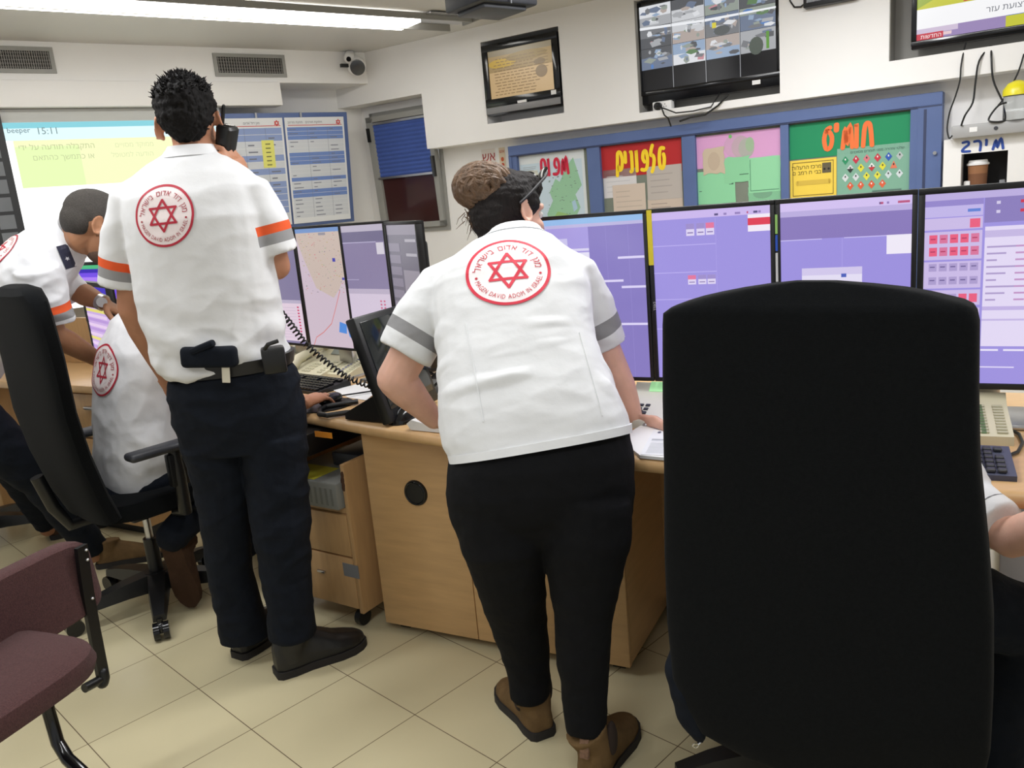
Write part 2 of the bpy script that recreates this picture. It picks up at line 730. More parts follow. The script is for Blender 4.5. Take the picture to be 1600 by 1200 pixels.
# ceiling light
a, b = onz(0, 14, CEIL), onz(630, 48, CEIL)
du = (b - a).normalized()
dn = V((0, 0, 1)).cross(du)
if dn.y > 0:
    dn = -dn
wdt = abs((onz(632, 33, CEIL) - b).dot(dn))
e_lit = onz(634, 40, CEIL)
e_end = onz(722, 36, CEIL)
L0 = a - du * 1.4
t = thing('ceiling_light', 'long recessed fluorescent strip light in the ceiling above the bulkhead', 'ceiling light', (L0 + e_end) / 2 + V((0, 0, 0)))
R = Matrix((du, -dn, V((0, 0, 1)))).transposed()


def lbox(m, p, q, w, h, zoff, side=0.0):
    c = (p + q) / 2 + dn * side
    return m.box((c.x, c.y, CEIL + zoff), ((q - p).length, w, h), R)


mid = dn * (wdt / 2)
m = MB()
lbox(m, L0, e_end, .012, .035, -.0, -.006)
lbox(m, L0, e_end, .012, .03, -.0, wdt + .006)
lbox(m, e_end, e_end + du * .012, wdt, .03, 0, wdt / 2)
m.build('housing', GREYP, t, False)
lbox(MB(), e_lit, e_end, wdt, .006, .008, wdt / 2).build('reflector', SILVER, t, False)
TUBE = emis('lit_tube', (255, 252, 246), 9.0)
lbox(MB(), L0, e_lit, wdt * .96, .018, -.004, wdt / 2).build('diffuser', TUBE, t, False)

# screen casing: the lower white box under the bulkhead
s0, s1 = BP.sz(0, 150)[0] - 1.2, BP.sz(438, 148)[0]
zc = BP.sz(439, 165)[1]
m = MB().pbox(BP, s0, s1, zc, zb + .0, -.10, .02, .004)
tag(m.build('screen_casing', WHITE), 'long white casing box fixed under the bulkhead over the projected picture', 'screen casing')

# projected picture
pa, pb = BP.sz(1, 180), BP.sz(32, 340)
p1s = BP.sz(349, 190)[0]
s0, s1, z1, z0 = pa[0], p1s, zc - .003, 1.02
t = thing('projection_screen', 'glowing white and yellow projected message page hanging under the casing', 'projection screen', BP.P((s0 + s1) / 2, z0, -.03))
MB().pbox(BP, s0, s1, z0, z1, -.05, -.035).build('screen_sheet', mat('screen_cloth', (190, 192, 190), .8), t, False)
Ws, Hs = s1 - s0, z1 - z0
asp = Ws / Hs


def pv(px, py):
    s, z = BP.off(-.034).sz(px, py)
    return (s - s0) / Ws, (z - z0) / Hs


v_top = pv(120, 190)[1]
v_h = pv(60, 219)[1]
v_y = pv(60, 293)[1]
items = [rc(0, 0, 1, v_top, (255, 255, 255), 0), rc(0, v_top - .028, 1, v_top, (110, 172, 182), 1),
         rc(0.0, v_h, 1, v_top - .028, (186, 208, 212), 1), rc(.03, v_y, 1, v_h, (203, 206, 162), 1),
         rc(.03, v_y, .3, v_h - .03, (190, 208, 150), 2)]
x_, y_ = pv(11, 208)
items.append(txt('beeper', x_, y_, .026, (78, 96, 100), asp, 3, .006))
x_, y_ = pv(57, 210)
items.append(txt('15:11', x_, y_, .034, (98, 118, 118), asp, 3))
for (px, py, s, c) in ((148, 231, 'התקבלה תודעה על-ידי', (158, 164, 122)), (148, 247, 'או כתמשך כהתאם', (162, 168, 128))):
    x_, y_ = pv(px, py)
    items.append(txt(heb(s), x_, y_, .027, c, asp, 3, align='r'))
for (px, py, s) in ((240, 228, 'ממוקד מסויים'), (240, 243, 'הודעה למטופל')):
    x_, y_ = pv(px, py)
    items.append(txt(heb(s), x_, y_, .025, (184, 188, 146), asp, 3, align='r'))
art('picture', BP.P(s0, z0, -.0345), BP.u * Ws, V((0, 0, Hs)), items, SCREENB, t)

# dark notice board at the far left edge
q0, q1 = BP.sz(0, 178), BP.sz(33, 430)
t = thing('card_board', 'dark board of grey label cards beside the projected picture at the far left', 'card board', BP.P(pa[0] - .3, .95, .0))
MB().pbox(BP, pa[0] - .62, pa[0] - .002, .95, pa[1] + .005, -.03, .0).build('panel', mat('charcoal_panel', (38, 40, 42), .5), t, False)
m = MB()
for i in range(11):
    for j in range(6):
        z = pa[1] - .05 - i * .088
        s = pa[0] - .60 + j * .098
        m.pbox(BP, s, s + .074 + .008 * ((i * 3 + j) % 3 == 0), z - .07, z, .0, .003)
m.build('label_cards', mat('grey_card', (112, 116, 120), .7, var=.15, vscale=6), t, False)

# framed roster board on the back wall (leans: top forward)
B2 = BP.off(.0)
s_br, z_bt = BP.sz(542, 175)
s_bl_ = s_br - .80
z_bb = BP.px(545, 347).z + .0
lean = .085
t = thing('roster_board', 'blue framed board of printed roster tables on the back wall beside the window', 'board', BP.P(s_br - .4, z_bb, -.02))
ox = V((BP.u.x, BP.u.y, 0))
top = BP.P(s_br, z_bt, .0)
bot = BP.P(s_br, z_bb, -lean)
# shift so that the lower right corner falls where it is seen
yv = (top - bot)
Hb = yv.length
yv.normalize()
Nb = ox.cross(yv).normalized()
Wb = .84
o0 = bot - ox * Wb
Rb = Matrix((ox, yv, Nb)).transposed()
MB().box(o0 + ox * Wb / 2 + yv * Hb / 2 - Nb * .012, (Wb, Hb, .02), Rb, .003).build('frame', BLUEP, t)
for k in (.28, .62):
    MB().box(o0 + ox * Wb * k + yv * (Hb - .012) + Nb * .004, (.012, .03, .008), Rb).build('clip', SILVER, t)


def sheet_table(nrow, seed, c1, c2, asp, title):
    r = random.Random(seed)
    it = [rc(0, 0, 1, 1, (222, 224, 226), 0)]
    it.append(txt(heb(title), .62, .945, .022, (110, 110, 120), asp, 2, align='r'))
    it.append(rc(.05, .925, .96, .931, (200, 70, 70), 1))
    star(it, .9, .952, .03, (206, 60, 56), asp)
    y = .91
    h = .86 / nrow
    for i in range(nrow):
        c = c1 if i in (0, 1) or r.random() < .5 else (206, 210, 216)
        it.append(rc(.03, y - h * .92, .97, y, c, 1))
        for k in range(3):
            if r.random() < .7:
                w = r.uniform(.05, .16)
                x0 = (.06, .40, .74)[k]
                it.append(rc(x0, y - h * .6, x0 + w, y - h * .4, (120, 124, 138), 2))
        y -= h
    for x in (.36, .7):
        it.append(rc(x, .05, x + .004, .91, (120, 126, 140), 2.4))
    return it


def star(it, cx, cy, r, c, asp=1.0, w=.2, lay=3):
    for f in (1, -1):
        P = [(cx + r * math.sin(2 * math.pi * k / 3) / asp, cy + f * r * math.cos(2 * math.pi * k / 3)) for k in range(3)]
        Q = [(cx + r * (1 - 2 * w) * math.sin(2 * math.pi * k / 3) / asp, cy + f * r * (1 - 2 * w) * math.cos(2 * math.pi * k / 3)) for k in range(3)]
        for k in range(3):
            it.append(([P[k], P[(k + 1) % 3], Q[(k + 1) % 3], Q[k]], c, lay + .1 * f))


for (x0, x1, sd, ttl, n, c) in ((.49, .965, 3, 'חלוקת תורנים - תחנת מרחב', 22, (112, 138, 196)), (.015, .475, 5, 'מגן דוד אדום', 14, (140, 158, 202))):
    sz_ = (Wb * (x1 - x0), Hb * .93)
    it = sheet_table(n, sd, c, (200, 205, 215), sz_[0] / sz_[1], ttl)
    if sd == 5:
        it += [rc(.62, .55, .82, .80, (226, 224, 120), 3)]
        for k in range(6):
            it.append(rc(.68, .57 + k * .038, .76, .58 + k * .038, (110, 108, 70), 4))
    art('printed_sheet', o0 + ox * Wb * x0 + yv * Hb * .03 + Nb * .0035, ox * sz_[0], yv * sz_[1], it, ART, t)

# ------------------------------------------------------------------ window
win = bpy.data.objects.new('window_1', None)
COL.objects.link(win)
win['kind'] = 'structure'
win.location = RP.P((w_l + w_r) / 2, w_b, 0)
m = MB()
f = .045
for a in ((w_r, w_l, w_b, w_b + .04), (w_r, w_l, w_t - .05, w_t), (w_r, w_r + f * .6, w_b, w_t), (w_l - f * .6, w_l, w_b, w_t)):
    m.pbox(RP, *a, -.05, .012)
m.build('frame', GREYP, win, False)
# the tilted-in sash
tl = math.radians(3.0)


def sash(s, z, off):
    d = (z - w_b - .03)
    return RP.P(s, w_b + .03 + d * math.cos(tl) - off * math.sin(tl) * 0, .02 + d * math.sin(tl) + off)


sh = w_t - w_b - .07


def sbox(m, s0, s1, z0, z1, o0, o1):
    pts = []
    for (s, z) in ((s0, z0), (s1, z0), (s1, z1), (s0, z1)):
        pts.append((s, z))
    A = [sash(s, z, o0) for s, z in pts]
    B = [sash(s, z, o1) for s, z in pts]
    m.loft([A, B])
    return m


zt = w_t - .03
m = MB()
sf = .035
for a in ((w_r + .02, w_l - .02, w_b + .03, w_b + .03 + sf), (w_r + .02, w_l - .02, zt - sf, zt), (w_r + .02, w_r + .02 + sf, w_b + .03, zt), (w_l - .02 - sf * 1.6, w_l - .02, w_b + .03, zt)):
    sbox(m, *a, -.02, .02)
m.build('sash', GREYP, win, False)
PANE = mat('painted_reflection_glass', (58, 30, 30), .12, var=.25, vscale=3)  # reddish reflection and outside view painted into the pane's base colour
sbox(MB(), w_r + .05, w_l - .06, w_b + .06, zt - .03, -.006, .0).build('pane', PANE, win, False)
zmid = w_b + (w_t - w_b) * .47
BLIND = mat('blue_blind', (66, 92, 164), .75, var=.05)
m = MB()
n = 26
rows = []
for i in range(n + 1):
    z = zmid + (zt - .05 - zmid) * i / n
    rows.append((z, .012 + (.008 if i % 2 else 0)))
for i in range(n):
    m.face([sash(w_r + .05, rows[i][0], rows[i][1]), sash(w_l - .06, rows[i][0], rows[i][1]), sash(w_l - .06, rows[i + 1][0], rows[i + 1][1]), sash(w_r + .05, rows[i + 1][0], rows[i + 1][1])])
m.build('blind', BLIND, win, False)
m = MB()
sbox(m, w_r + .05, w_l - .06, zmid - .012, zmid + .002, .006, .024)
sbox(m, w_r + .05, w_l - .06, zt - .055, zt - .04, .006, .024)
m.build('blind_rail', SILVER, win, False)
m = MB()
sbox(m, w_l - .045, w_l - .03, zt - .16, zt - .07, .02, .04)
sbox(m, w_r + .028, w_r + .044, zmid - .03, zmid + .10, .02, .045)
sbox(m, w_l - .05, w_l - .035, w_b + .03, w_b + .09, .02, .035)
m.build('latch', BLACKG, win, False)

# ------------------------------------------------------------------ security cameras in the corner
c0 = BP.off(.07).px(557, 103)
t = thing('security_camera', 'larger white dome security camera in the corner under the small camera', 'security camera', c0 + V((0, 0, -.05)))
d = (CAM - c0).normalized()
d = (d + V((.15, -.1, -.25))).normalized()
MB().ell(c0, .06).build('housing', WHITE, t)
MB().tube([c0 + d * .045, c0 + d * .058, c0 + d * .063], [.047, .046, .03], 24).build('lens', mat('camera_glass', (70, 72, 76), .12), t)
MB().tube([c0, c0 - BP.n * .07], .02, 12).build('bracket', WHITE, t)
mm = MB().box(c0 - BP.u * .085 + V((0, 0, .0)), (.05, .02, .02), Matrix((BP.u, BP.n, V((0, 0, 1)))).transposed())
mm.build('connector', BLACK, t)
c1 = BP.off(.06).px(546, 89)
t = thing('security_camera', 'small white bullet security camera up at the ceiling corner', 'security camera', c1)
d = ((CAM - c1).normalized() + V((-.1, 0, -.2))).normalized()
MB().tube([c1 - d * .05, c1 + d * .03], .033, 20, dome=True).build('housing', WHITE, t)
MB().tube([c1 + d * .055, c1 + d * .066], .015, 16).build('lens', BLACKG, t)
MB().tube([c1, V((c1.x, c1.y, CEIL))], .010, 10).build('bracket', WHITE, t)

# ------------------------------------------------------------------ projector hanging from the ceiling
pc = at(768, 12, 3.3)
d_ = yawv(128)
pn = V((-d_.y, d_.x, 0))
Rp = Matrix((d_, pn, V((0, 0, 1)))).transposed()
t = thing('projector', 'black projector hung under the ceiling left of the wall televisions', 'projector', pc)
MB().box(pc + V((0, 0, .035)), (.22, .27, .085), Rp, .008).build('body', mat('navy_black', (24, 27, 36), .45), t)
MB().box(pc + V((0, 0, -.013)), (.17, .2, .02), Rp, .006).build('underside', DARKG, t)
lf = pc - d_ * .1
MB().tube([pc + pn * .02 + V((0, 0, .08)), V((pc.x, pc.y, CEIL))], .02, 12).build('mount', SILVER, t)
m = MB()
for k in range(4):
    m.box(pc - d_ * .112 + pn * (.05 - .012 * k) + V((0, 0, .03)), (.004, .006, .05), Rp)
m.build('grille', DARKG, t)
m = MB()
m.tube([pc - d_ * .113 + V((0, 0, .075)), pc - d_ * .117 + V((.0, 0, .03)), pc - d_ * .116 + V((0, 0, -.01))], .003, 8)
m.tube([pc - d_ * .08 - pn * .13 + V((0, 0, .02)), pc - d_ * .06 - pn * .16 + V((0, 0, .06)), pc - pn * .15 + V((0, 0, .11))], .004, 8)
m.build('cable', MIDG, t)

# ------------------------------------------------------------------ televisions in the recesses


def television(name, label, pl, s0, s1, z0, z1, bez, items, depth=.07, strip=0.0):
    """s0 right, s1 left; picture inside the bezel"""
    t = thing(name, label, 'television', pl.P((s0 + s1) / 2, z0, 0), 'televisions recessed in the white fascia')
    R = Matrix((pl.u, pl.n, V((0, 0, 1)))).transposed()
    m = MB()
    zs = z0 + strip
    m.pbox(pl, s0, s1, z0, z1, -depth, -.012, .004)
    for a in ((s0, s1, zs, zs + bez), (s0, s1, z1 - bez, z1), (s0, s0 + bez, zs + bez, z1 - bez), (s1 - bez, s1, zs + bez, z1 - bez)):
        m.pbox(pl, *a, -.014, 0, .002)
    m.build('casing', BLACKG, t, ang=25)
    X = -pl.u * (s1 - s0 - 2 * bez)
    Y = V((0, 0, z1 - zs - 2 * bez))
    art('display', pl.P(s1 - bez, zs + bez, -.0095), X, Y, items, SCREEN, t)
    return t


# left television, showing a document
it = [rc(0, 0, 1, 1, (186, 156, 112), 0), rc(0, .55, 1, 1, (150, 126, 84), 1), rc(.0, .88, 1, 1, (128, 116, 92), 2)]
it += [disc(.22, .72, .22, .10, (178, 146, 58), 2, 20), disc(.6, .80, .32, .10, (134, 112, 66), 3, 20), disc(.82, .42, .09, .13, (126, 104, 74), 2.5, 18), disc(.8, .62, .09, .06, (120, 100, 70), 2.6, 18)]
r_ = random.Random(4)
for k in range(13):
    y = .06 + k * .062
    x = .06 + r_.random() * .08
    while x < .72:
        w = r_.uniform(.03, .10)
        it.append(rc(x, y, x + w, y + .016, (122, 98, 66), 4))
        x += w + .02
    if k > 6:
        it.append(rc(.78, y, .93, y + .012, (120, 98, 66), 4))
s1, _ = FP.sz(752, 75)
s0, _ = FP.sz(880, 170)
ztop = FP.sz(752, 72)[1]
zbot = FP.sz(762, 186)[1]
t = television('television', 'leftmost wall television showing a brown blurred document', FP.off(.012), s0 + .004, s1 - .004, zbot + .012, ztop - .004, .038, it, .09, .055)
MB().pbox(FP.off(.013), s0 + .006, s1 - .006, zbot + .022, zbot + .058, -.004, .004, .002).build('speaker_strip', mat('speaker_silver', (128, 128, 130), .45), t)
sm = (s0 + s1) / 2
MB().pbox(FP.off(.014), sm - .03, sm + .03, zbot + .060, zbot + .074, -.004, .003).build('sticker', PAPER, t)
MB().pbox(FP.off(.014), s0 + .03, s0 + .062, zbot + .077, zbot + .100, -.004, .0025).build('sticker', PAPER, t)

# CCTV television
r_ = random.Random(11)
it = [rc(0, 0, 1, 1, (8, 8, 10), 0)]
pal = [(170, 172, 176), (122, 124, 128), (204, 206, 210), (112, 124, 146), (150, 158, 150), (222, 224, 228), (92, 94, 98), (150, 170, 196), (178, 166, 160)]
for i in range(4):
    for j in range(1, 4):
        x0, x1, y0, y1 = i / 4, (i + 1) / 4 - .006, j / 4 + .004, (j + 1) / 4
        it.append(rc(x0, y0, x1, y1, pal[(i * 2 + j * 3) % 9], 1))
        hz_ = y0 + (y1 - y0) * r_.uniform(.45, .7)
        it.append(rc(x0, hz_, x1, y1, pal[(i + j * 4 + 2) % 9], 2))
        for k in range(14):
            cx, cy = r_.uniform(x0 + .03, x1 - .03), r_.uniform(y0 + .03, y1 - .03)
            rx, ry = min(r_.uniform(.008, .06), cx - x0, x1 - cx), min(r_.uniform(.008, .05), cy - y0, y1 - cy)
            n = r_.choice((4, 4, 5, 6))
            a0 = r_.random() * 3
            c = r_.choice(pal * 3 + [(100, 130, 92), (196, 140, 148), (90, 130, 190)])
            it.append(([(cx + rx * math.cos(a0 + 6.283 * q / n), cy + ry * math.sin(a0 + 6.283 * q / n)) for q in range(n)], c, 3 + k * .1))
it.append(disc(.62, .56, .06, .055, (92, 96, 96), 5, 12))
it.append(([(.0, .73), (.5, .69), (1, .69), (1, .71), (.5, .72), (0, .76)], (240, 242, 246), 5.4))
it.append(disc(.86, .32, .05, .10, (84, 92, 84), 5, 14))
it.append(rc(.93, .27, .95, .46, (96, 150, 60), 5.5))
it.append(rc(.55, .60, .58, .66, (220, 206, 70), 5.5))
for i in range(1, 4):
    it.append(rc(i / 4 - .006, 0, i / 4 - .002, 1, (170, 172, 176), 6))
pl = FP.off(-.03)
s1, zb_ = pl.sz(999, 165)
s0 = pl.sz(1217, 130)[0]
t = television('television', 'wall television of security camera pictures in a grid above the cabinet', pl, s0 - .012, s1, zb_, 2.33, .022, it, .07, .045)
MB().pbox(pl, s0 + .09, s0 + .13, zb_ + .02, zb_ + .04, -.004, .003).build('sticker', PAPER, t)

# news television
it = [rc(0, 0, 1, 1, (196, 196, 40), 0), ([(.0, .3), (.0, 1), (.25, 1), (.3, .55)], (150, 170, 40), 1), ([(.22, .3), (.30, .46), (.42, .50), (.5, .46), (.52, .3)], (198, 36, 54), 1), rc(.42, .1, 1, 1, (40, 96, 190), 2),
      ([(.5, .15), (.55, .3), (.6, .15)], (20, 50, 130), 3), ([(.6, .5), (.68, .9), (.8, .5)], (24, 60, 150), 3), rc(0, 0, .42, .12, (150, 130, 180), 3), rc(0, .055, .2, .12, (206, 190, 214), 3.5), rc(.0, .105, 1, .29, (246, 246, 248), 4), rc(.0, 0, .13, .06, (196, 40, 60), 5), rc(.13, .02, .17, .05, (230, 200, 205), 5)]
aspn = 1.78
it.append(txt(heb('החדשות'), .12, .012, .038, (250, 240, 240), aspn, 6, align='r'))
it.append(txt(heb('ייל ברצועת עזר'), .37 + .22, .16, .055, (90, 94, 106), aspn, 6, align='r'))
pl = FP.off(-.03)
s1, zb_ = pl.sz(1423, 78)
television('television', 'wall television at top right showing a colourful news broadcast', pl, s1 - .86, s1, zb_, zb_ + .50, .022, it, .06, .012)

# small black device above the fascia
s1, zq = FP.off(.05).sz(1255, 13)
s0 = FP.off(.05).sz(1338, 3)[0]
t = thing('wall_device', 'black flat device fixed high on the fascia between the televisions, cut by the top edge', 'device', FP.P((s0 + s1) / 2, zq, .05))
MB().pbox(FP, s0, s1, zq, zq + .16, 0, .05, .004).build('casing', BLACK, t)
MB().pbox(FP, s0 + .015, s1 - .015, zq + .02, zq + .14, .049, .052).build('face', BLACKG, t)
a = FP.P(s1 + .06, CEIL, .006)
pts = [FP.P(s1 + .075, CEIL, .006), FP.P(s1 + .07, zq + .05, .006), FP.P(s1 + .05, zq + .02, .008), FP.P(s1 + .02, zq + .015, .012), FP.P(s1 - .01, zq + .03, .02)]
tag(MB().tube(pts, .004, 8).build('cable', BLACK), 'short black cable running to the flat device at the top of the fascia', 'cable')

# socket with plug under the security pictures
pl = FP.off(-.09)
s1, z1 = FP.off(-.02).sz(1019, 161)
s0, z0 = FP.off(-.02).sz(1049, 170)
pq = FP.off(-.02)
t = thing('power_socket', 'white double power socket in the recess below the security pictures', 'power socket', pq.P((s0 + s1) / 2, z0, 0))
MB().pbox(pq, s0, s1, z0 - .004, z1 + .003, -.05, .0, .006).build('plate', WHITE, t)
m = MB()
for k in range(3):
    a = k * 2.094 + 1.57
    c = pq.P(s0 + .035 + .008 * math.cos(a), (z0 + z1) / 2 + .008 * math.sin(a), .0)
    m.cyl(c, c + pq.n * .001, .0025, n=8)
m.build('pin_hole', BLACK, t)
pc_ = pq.P(s1 - .035, (z0 + z1) / 2, .0)
t = thing('power_plug', 'black round power plug pushed into the white socket', 'power plug', pc_)
MB().tube([pc_, pc_ + pq.n * .02, pc_ + pq.n * .03], [.021, .02, .012], 16).build('body', BLACK, t)
m = MB()
zl = z_fb
m.tube([pc_ + pq.n * .03, pq.P(s1 - .09, z0 + .0, .045), pq.P(s1 - .15, z0 - .028, .05), pq.P(s1 - .24, z0 - .03, .045), pq.P(s1 - .33, z0 - .02, .03), pq.P(s1 - .36, z0 + .03, .0), pq.P(s1 - .36, z0 + .06, -.04)], .0035, 8)
m.tube([pq.P(s1 - .06, z0 + .02, .03), pq.P(s1 - .085, z0 - .03, .05), pq.P(s1 - .10, zl - .01, .035), pq.P(s1 - .10, zl - .05, .0)], .004, 8)
m.tube([pq.P(s1 - .42, z0 + .03, .02), pq.P(s1 - .37, z0 - .02, .04), pq.P(s1 - .30, z0 - .055, .035), pq.P(s1 - .22, zl - .02, .03), pq.P(s1 - .15, zl - .03, .0)], .005, 8)
m.build('cord', BLACK, t)

# cables hanging from the news television to the power strip
pl = FP.off(.012)


def wire(pts, label, r=.004):
    P = []
    for (x, y, o) in pts:
        P.append(FP.off(o).px(x, y))
    Q = [P[0]]
    for i in range(len(P) - 1):        # smooth
        p0, p1, p2, p3 = P[max(i - 1, 0)], P[i], P[i + 1], P[min(i + 2, len(P) - 1)]
        for k in range(1, 5):
            u = k / 4
            Q.append(.5 * ((2 * p1) + (p2 - p0) * u + (2 * p0 - 5 * p1 + 4 * p2 - p3) * u * u + (3 * p1 - p0 - 3 * p2 + p3) * u ** 3))
    return tag(MB().tube(Q, r, 8).build('hanging_cable', BLACK), label, 'cable', 'cables hanging below the news television')


wire([(1509, 66, -.02), (1502, 100, .012), (1500, 125, .014), (1493, 150, .014), (1484, 175, .012), (1480, 200, .02), (1483, 216, .03), (1488, 212, .05)], 'leftmost cable hanging below the news television', .0035)
wire([(1547, 72, -.02), (1530, 95, .012), (1524, 130, .014), (1520, 160, .014), (1508, 180, .02), (1502, 196, .06)], 'second hanging cable from the left below the news television', .004)
wire([(1549, 72, -.02), (1549, 90, .012), (1552, 125, .014), (1565, 155, .02), (1572, 170, .03), (1570, 188, .05), (1548, 190, .06), (1546, 183, .05), (1560, 165, .04), (1574, 160, .05)], 'looping cable below the news television that curls beside the yellow lidded jar')
wire([(1600, 84, .01), (1592, 110, .012), (1580, 135, .016), (1567, 156, .02), (1560, 164, .03)], 'rightmost cable hanging below the news television', .0035)

# white cupboard box with a niche, power strip on it
sB, zB = FP.sz(1475, 219)
n0, n1 = FP.sz(1575, 238)[0], FP.sz(1502, 245)[0]
nz1 = FP.sz(1503, 241)[1]
t = thing('niche_cupboard', 'white wall cupboard with an open niche and blue handwriting at far right', 'cupboard', FP.P(sB - .5, .9, 0))
m = wall_cells(MB(), FP, sB - 1.2, sB, .9, zB, -.15, 0, [(n0, n1, nz1 - .24, nz1)])
m.pbox(FP, sB - 1.2, sB, .9, zB, -.16, -.15)
m.build('body', WHITE, t, False)
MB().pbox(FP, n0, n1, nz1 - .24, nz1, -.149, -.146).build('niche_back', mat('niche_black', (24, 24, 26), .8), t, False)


def hand_items(word, x0, y0, x1, y1, w, c, asp, lay=3, slope=0.0, shear=0.0):
    """word: letters in reading order right to left, drawn between x0..x1 (left to right)"""
    G = {
        'tet': (1.0, [[(.95, 1), (.55, 1.02), (.35, .85), (.25, .45), (.35, .08), (.7, 0), (.92, .2), (1, .5), (.9, .7)]]),
        'lamed': (.75, [[(.55, 1.2), (.25, .95), (.2, .72), (.55, .7), (.8, .5), (.6, .1), (.3, -.12)]]),
        'pe': (1.0, [[(.5, .42), (.28, .6), (.4, .9), (.75, .95), (.97, .6), (.85, .15), (.5, 0), (.05, .03)]]),
        'vav': (.4, [[(.1, 1), (.2, .95), (.2, 0)]]),
        'nun': (.6, [[(.3, 1), (.5, .92), (.5, .06), (.05, 0)]]),
        'yod': (.4, [[(.15, 1), (.25, .92), (.22, .5)]]),
        'msof': (1.0, [[(.08, -.15), (.2, .6), (.3, 1), (.7, 1.02), (.95, .65), (.8, .2), (.45, .12), (.3, .3)]]),
        'het': (.9, [[(0, 0), (.2, .9), (.65, 1), (.85, .7), (1, 0)]]),
        'mem': (1.0, [[(0, 0), (.28, .9), (.42, .12), (.75, 1.05), (1, 0)]]),
        'samekh': (.95, [[(.72, 1), (.3, .88), (.06, .45), (.3, .02), (.8, .12), (.92, .55), (.55, .85), (.3, .82)]]),
        'resh': (.8, [[(.05, .95), (.6, .97), (.85, .7), (.8, 0)]]),
        'bet': (.9, [[(.15, .95), (.7, 1), (.8, .7), (.35, .4), (.1, .05), (.95, .0)]]),
        'tav': (1.0, [[(-.05, 0), (.22, .08), (.3, .9), (.75, .98), (.95, .6), (1, 0)]]),
        'quote': (.35, [[(.05, 1.1), (0, .85)], [(.3, 1.1), (.25, .85)]]),
        'gap': (.2, []),
    }
    gl = [G[k] for k in word][::-1]
    tot = sum(g[0] for g in gl) + .36 * (len(gl) - 1)
    x = 0
    out = []
    for wd_, st in gl:
        for pl_ in st:
            pts = []
            for a, b in pl_:
                u = (x + a * wd_ + shear * b) / tot
                pts.append((x0 + (x1 - x0) * u, y0 + (y1 - y0) * b + slope * u))
            # round the polyline
            sm = []
            for i in range(len(pts) - 1):
                p0, p1, p2, p3 = pts[max(i - 1, 0)], pts[i], pts[i + 1], pts[min(i + 2, len(pts) - 1)]
                for k in range(4):
                    q = k / 4
                    sm.append(tuple(.5 * (2 * p1[j] + (p2[j] - p0[j]) * q + (2 * p0[j] - 5 * p1[j] + 4 * p2[j] - p3[j]) * q * q + (3 * p1[j] - p0[j] - 3 * p2[j] + p3[j]) * q ** 3) for j in (0, 1)))
            sm.append(pts[-1])
            out += stroke(sm, w, c, asp, lay + .25 * len(out))
        x += wd_ + .36
    return out


s_l, z_l = FP.sz(1500, 238)
s_r, z_h = FP.sz(1570, 219)
Wt, Ht = s_l - s_r, .056
it = hand_items(['mem', 'yod', 'resh', 'bet'], .03, .12, .97, .86, .19, (44, 76, 160), Wt / Ht, 1)
art('lettering', FP.P(s_l, z_l - .006, .0012), -FP.u * Wt, V((0, 0, Ht)), it, ART, t)

cc = FP.off(-.075).px(1528, 262)
cz = cc.z - .085
t = thing('coffee_cup', 'brown paper coffee cup with white lid in the wall niche', 'coffee cup', (cc.x, cc.y, nz1 - .24))
b0 = V((cc.x, cc.y, nz1 - .24))
hh = cc.z + .012 - b0.z
MB().tube([b0, b0 + V((0, 0, hh))], [.029, .041], 24).build('cup', mat('kraft_brown', (150, 104, 70), .7), t)
MB().tube([b0 + V((0, 0, hh * .5)), b0 + V((0, 0, hh * .8))], [.0365, .0395], 24).build('sleeve', mat('sleeve_brown', (120, 80, 54), .8), t)
lb = b0 + V((0, 0, hh))
MB().tube([lb, lb + V((0, 0, .008)), lb + V((0, 0, .01)), lb + V((0, 0, .022))], [.045, .045, .04, .036], 24).build('lid', PAPER, t)
m = MB()
m.pbox(FP.off(-.06), n1 - .035, n1 - .01, nz1 - .24, nz1 - .12, -.02, .02, .003)
tag(m.build('small_carton', PAPER), 'small white carton left of the coffee cup in the niche', 'carton')
m = MB()
m.pbox(FP.off(-.06), n0 + .008, n0 + .03, nz1 - .24, nz1 - .125, -.02, .02, .003)
tag(m.build('small_carton', MIDG), 'small grey carton at the right side of the niche', 'carton')

sS, zS = FP.off(.05).sz(1486, 218)
t = thing('power_strip', 'long grey power strip lying along the top of the white cupboard', 'power strip', FP.P(sS - .4, zB, 0))
zS = zB
MB().pbox(FP, sS - .8, sS, zS, zS + .055, -.005, .05, .006).build('body', mat('strip_grey', (160, 160, 160), .5), t)
MB().pbox(FP, sS - .10, sS - .07, zS + .022, zS + .042, .05, .051).build('sticker', PAPER, t)
m = MB()
c = FP.P(sS - .33, zS + .028, .05)
m.cyl(c, c + FP.n * .004, .016)
c = FP.P(sS - .17, zS + .028, .05)
m.cyl(c, c + FP.n * .003, .008)
m.build('switch', DARKG, t)

# jar with a yellow lid
jc = FP.off(.02).px(1587, 188)
jz = zS + .055
t = thing('glass_jar', 'clear plastic jar with a bright yellow lid on the power strip', 'jar', (jc.x, jc.y, jz))
GLASS = mat('clear_plastic', (225, 228, 228), .1)
GLASS.node_tree.nodes['Principled BSDF'].inputs['Transmission Weight'].default_value = 1.0
jb = V((jc.x, jc.y, jz))
MB().tube([jb, jb + V((0, 0, .006)), jb + V((0, 0, .10))], [.046, .05, .05], 24).build('jar_body', GLASS, t)
YEL = mat('yellow_plastic', (226, 214, 40), .3)
MB().tube([jb + V((0, 0, .10)), jb + V((0, 0, .125)), jb + V((0, 0, .15)), jb + V((0, 0, .16))], [.054, .053, .035, .012], 24).build('lid', YEL, t)

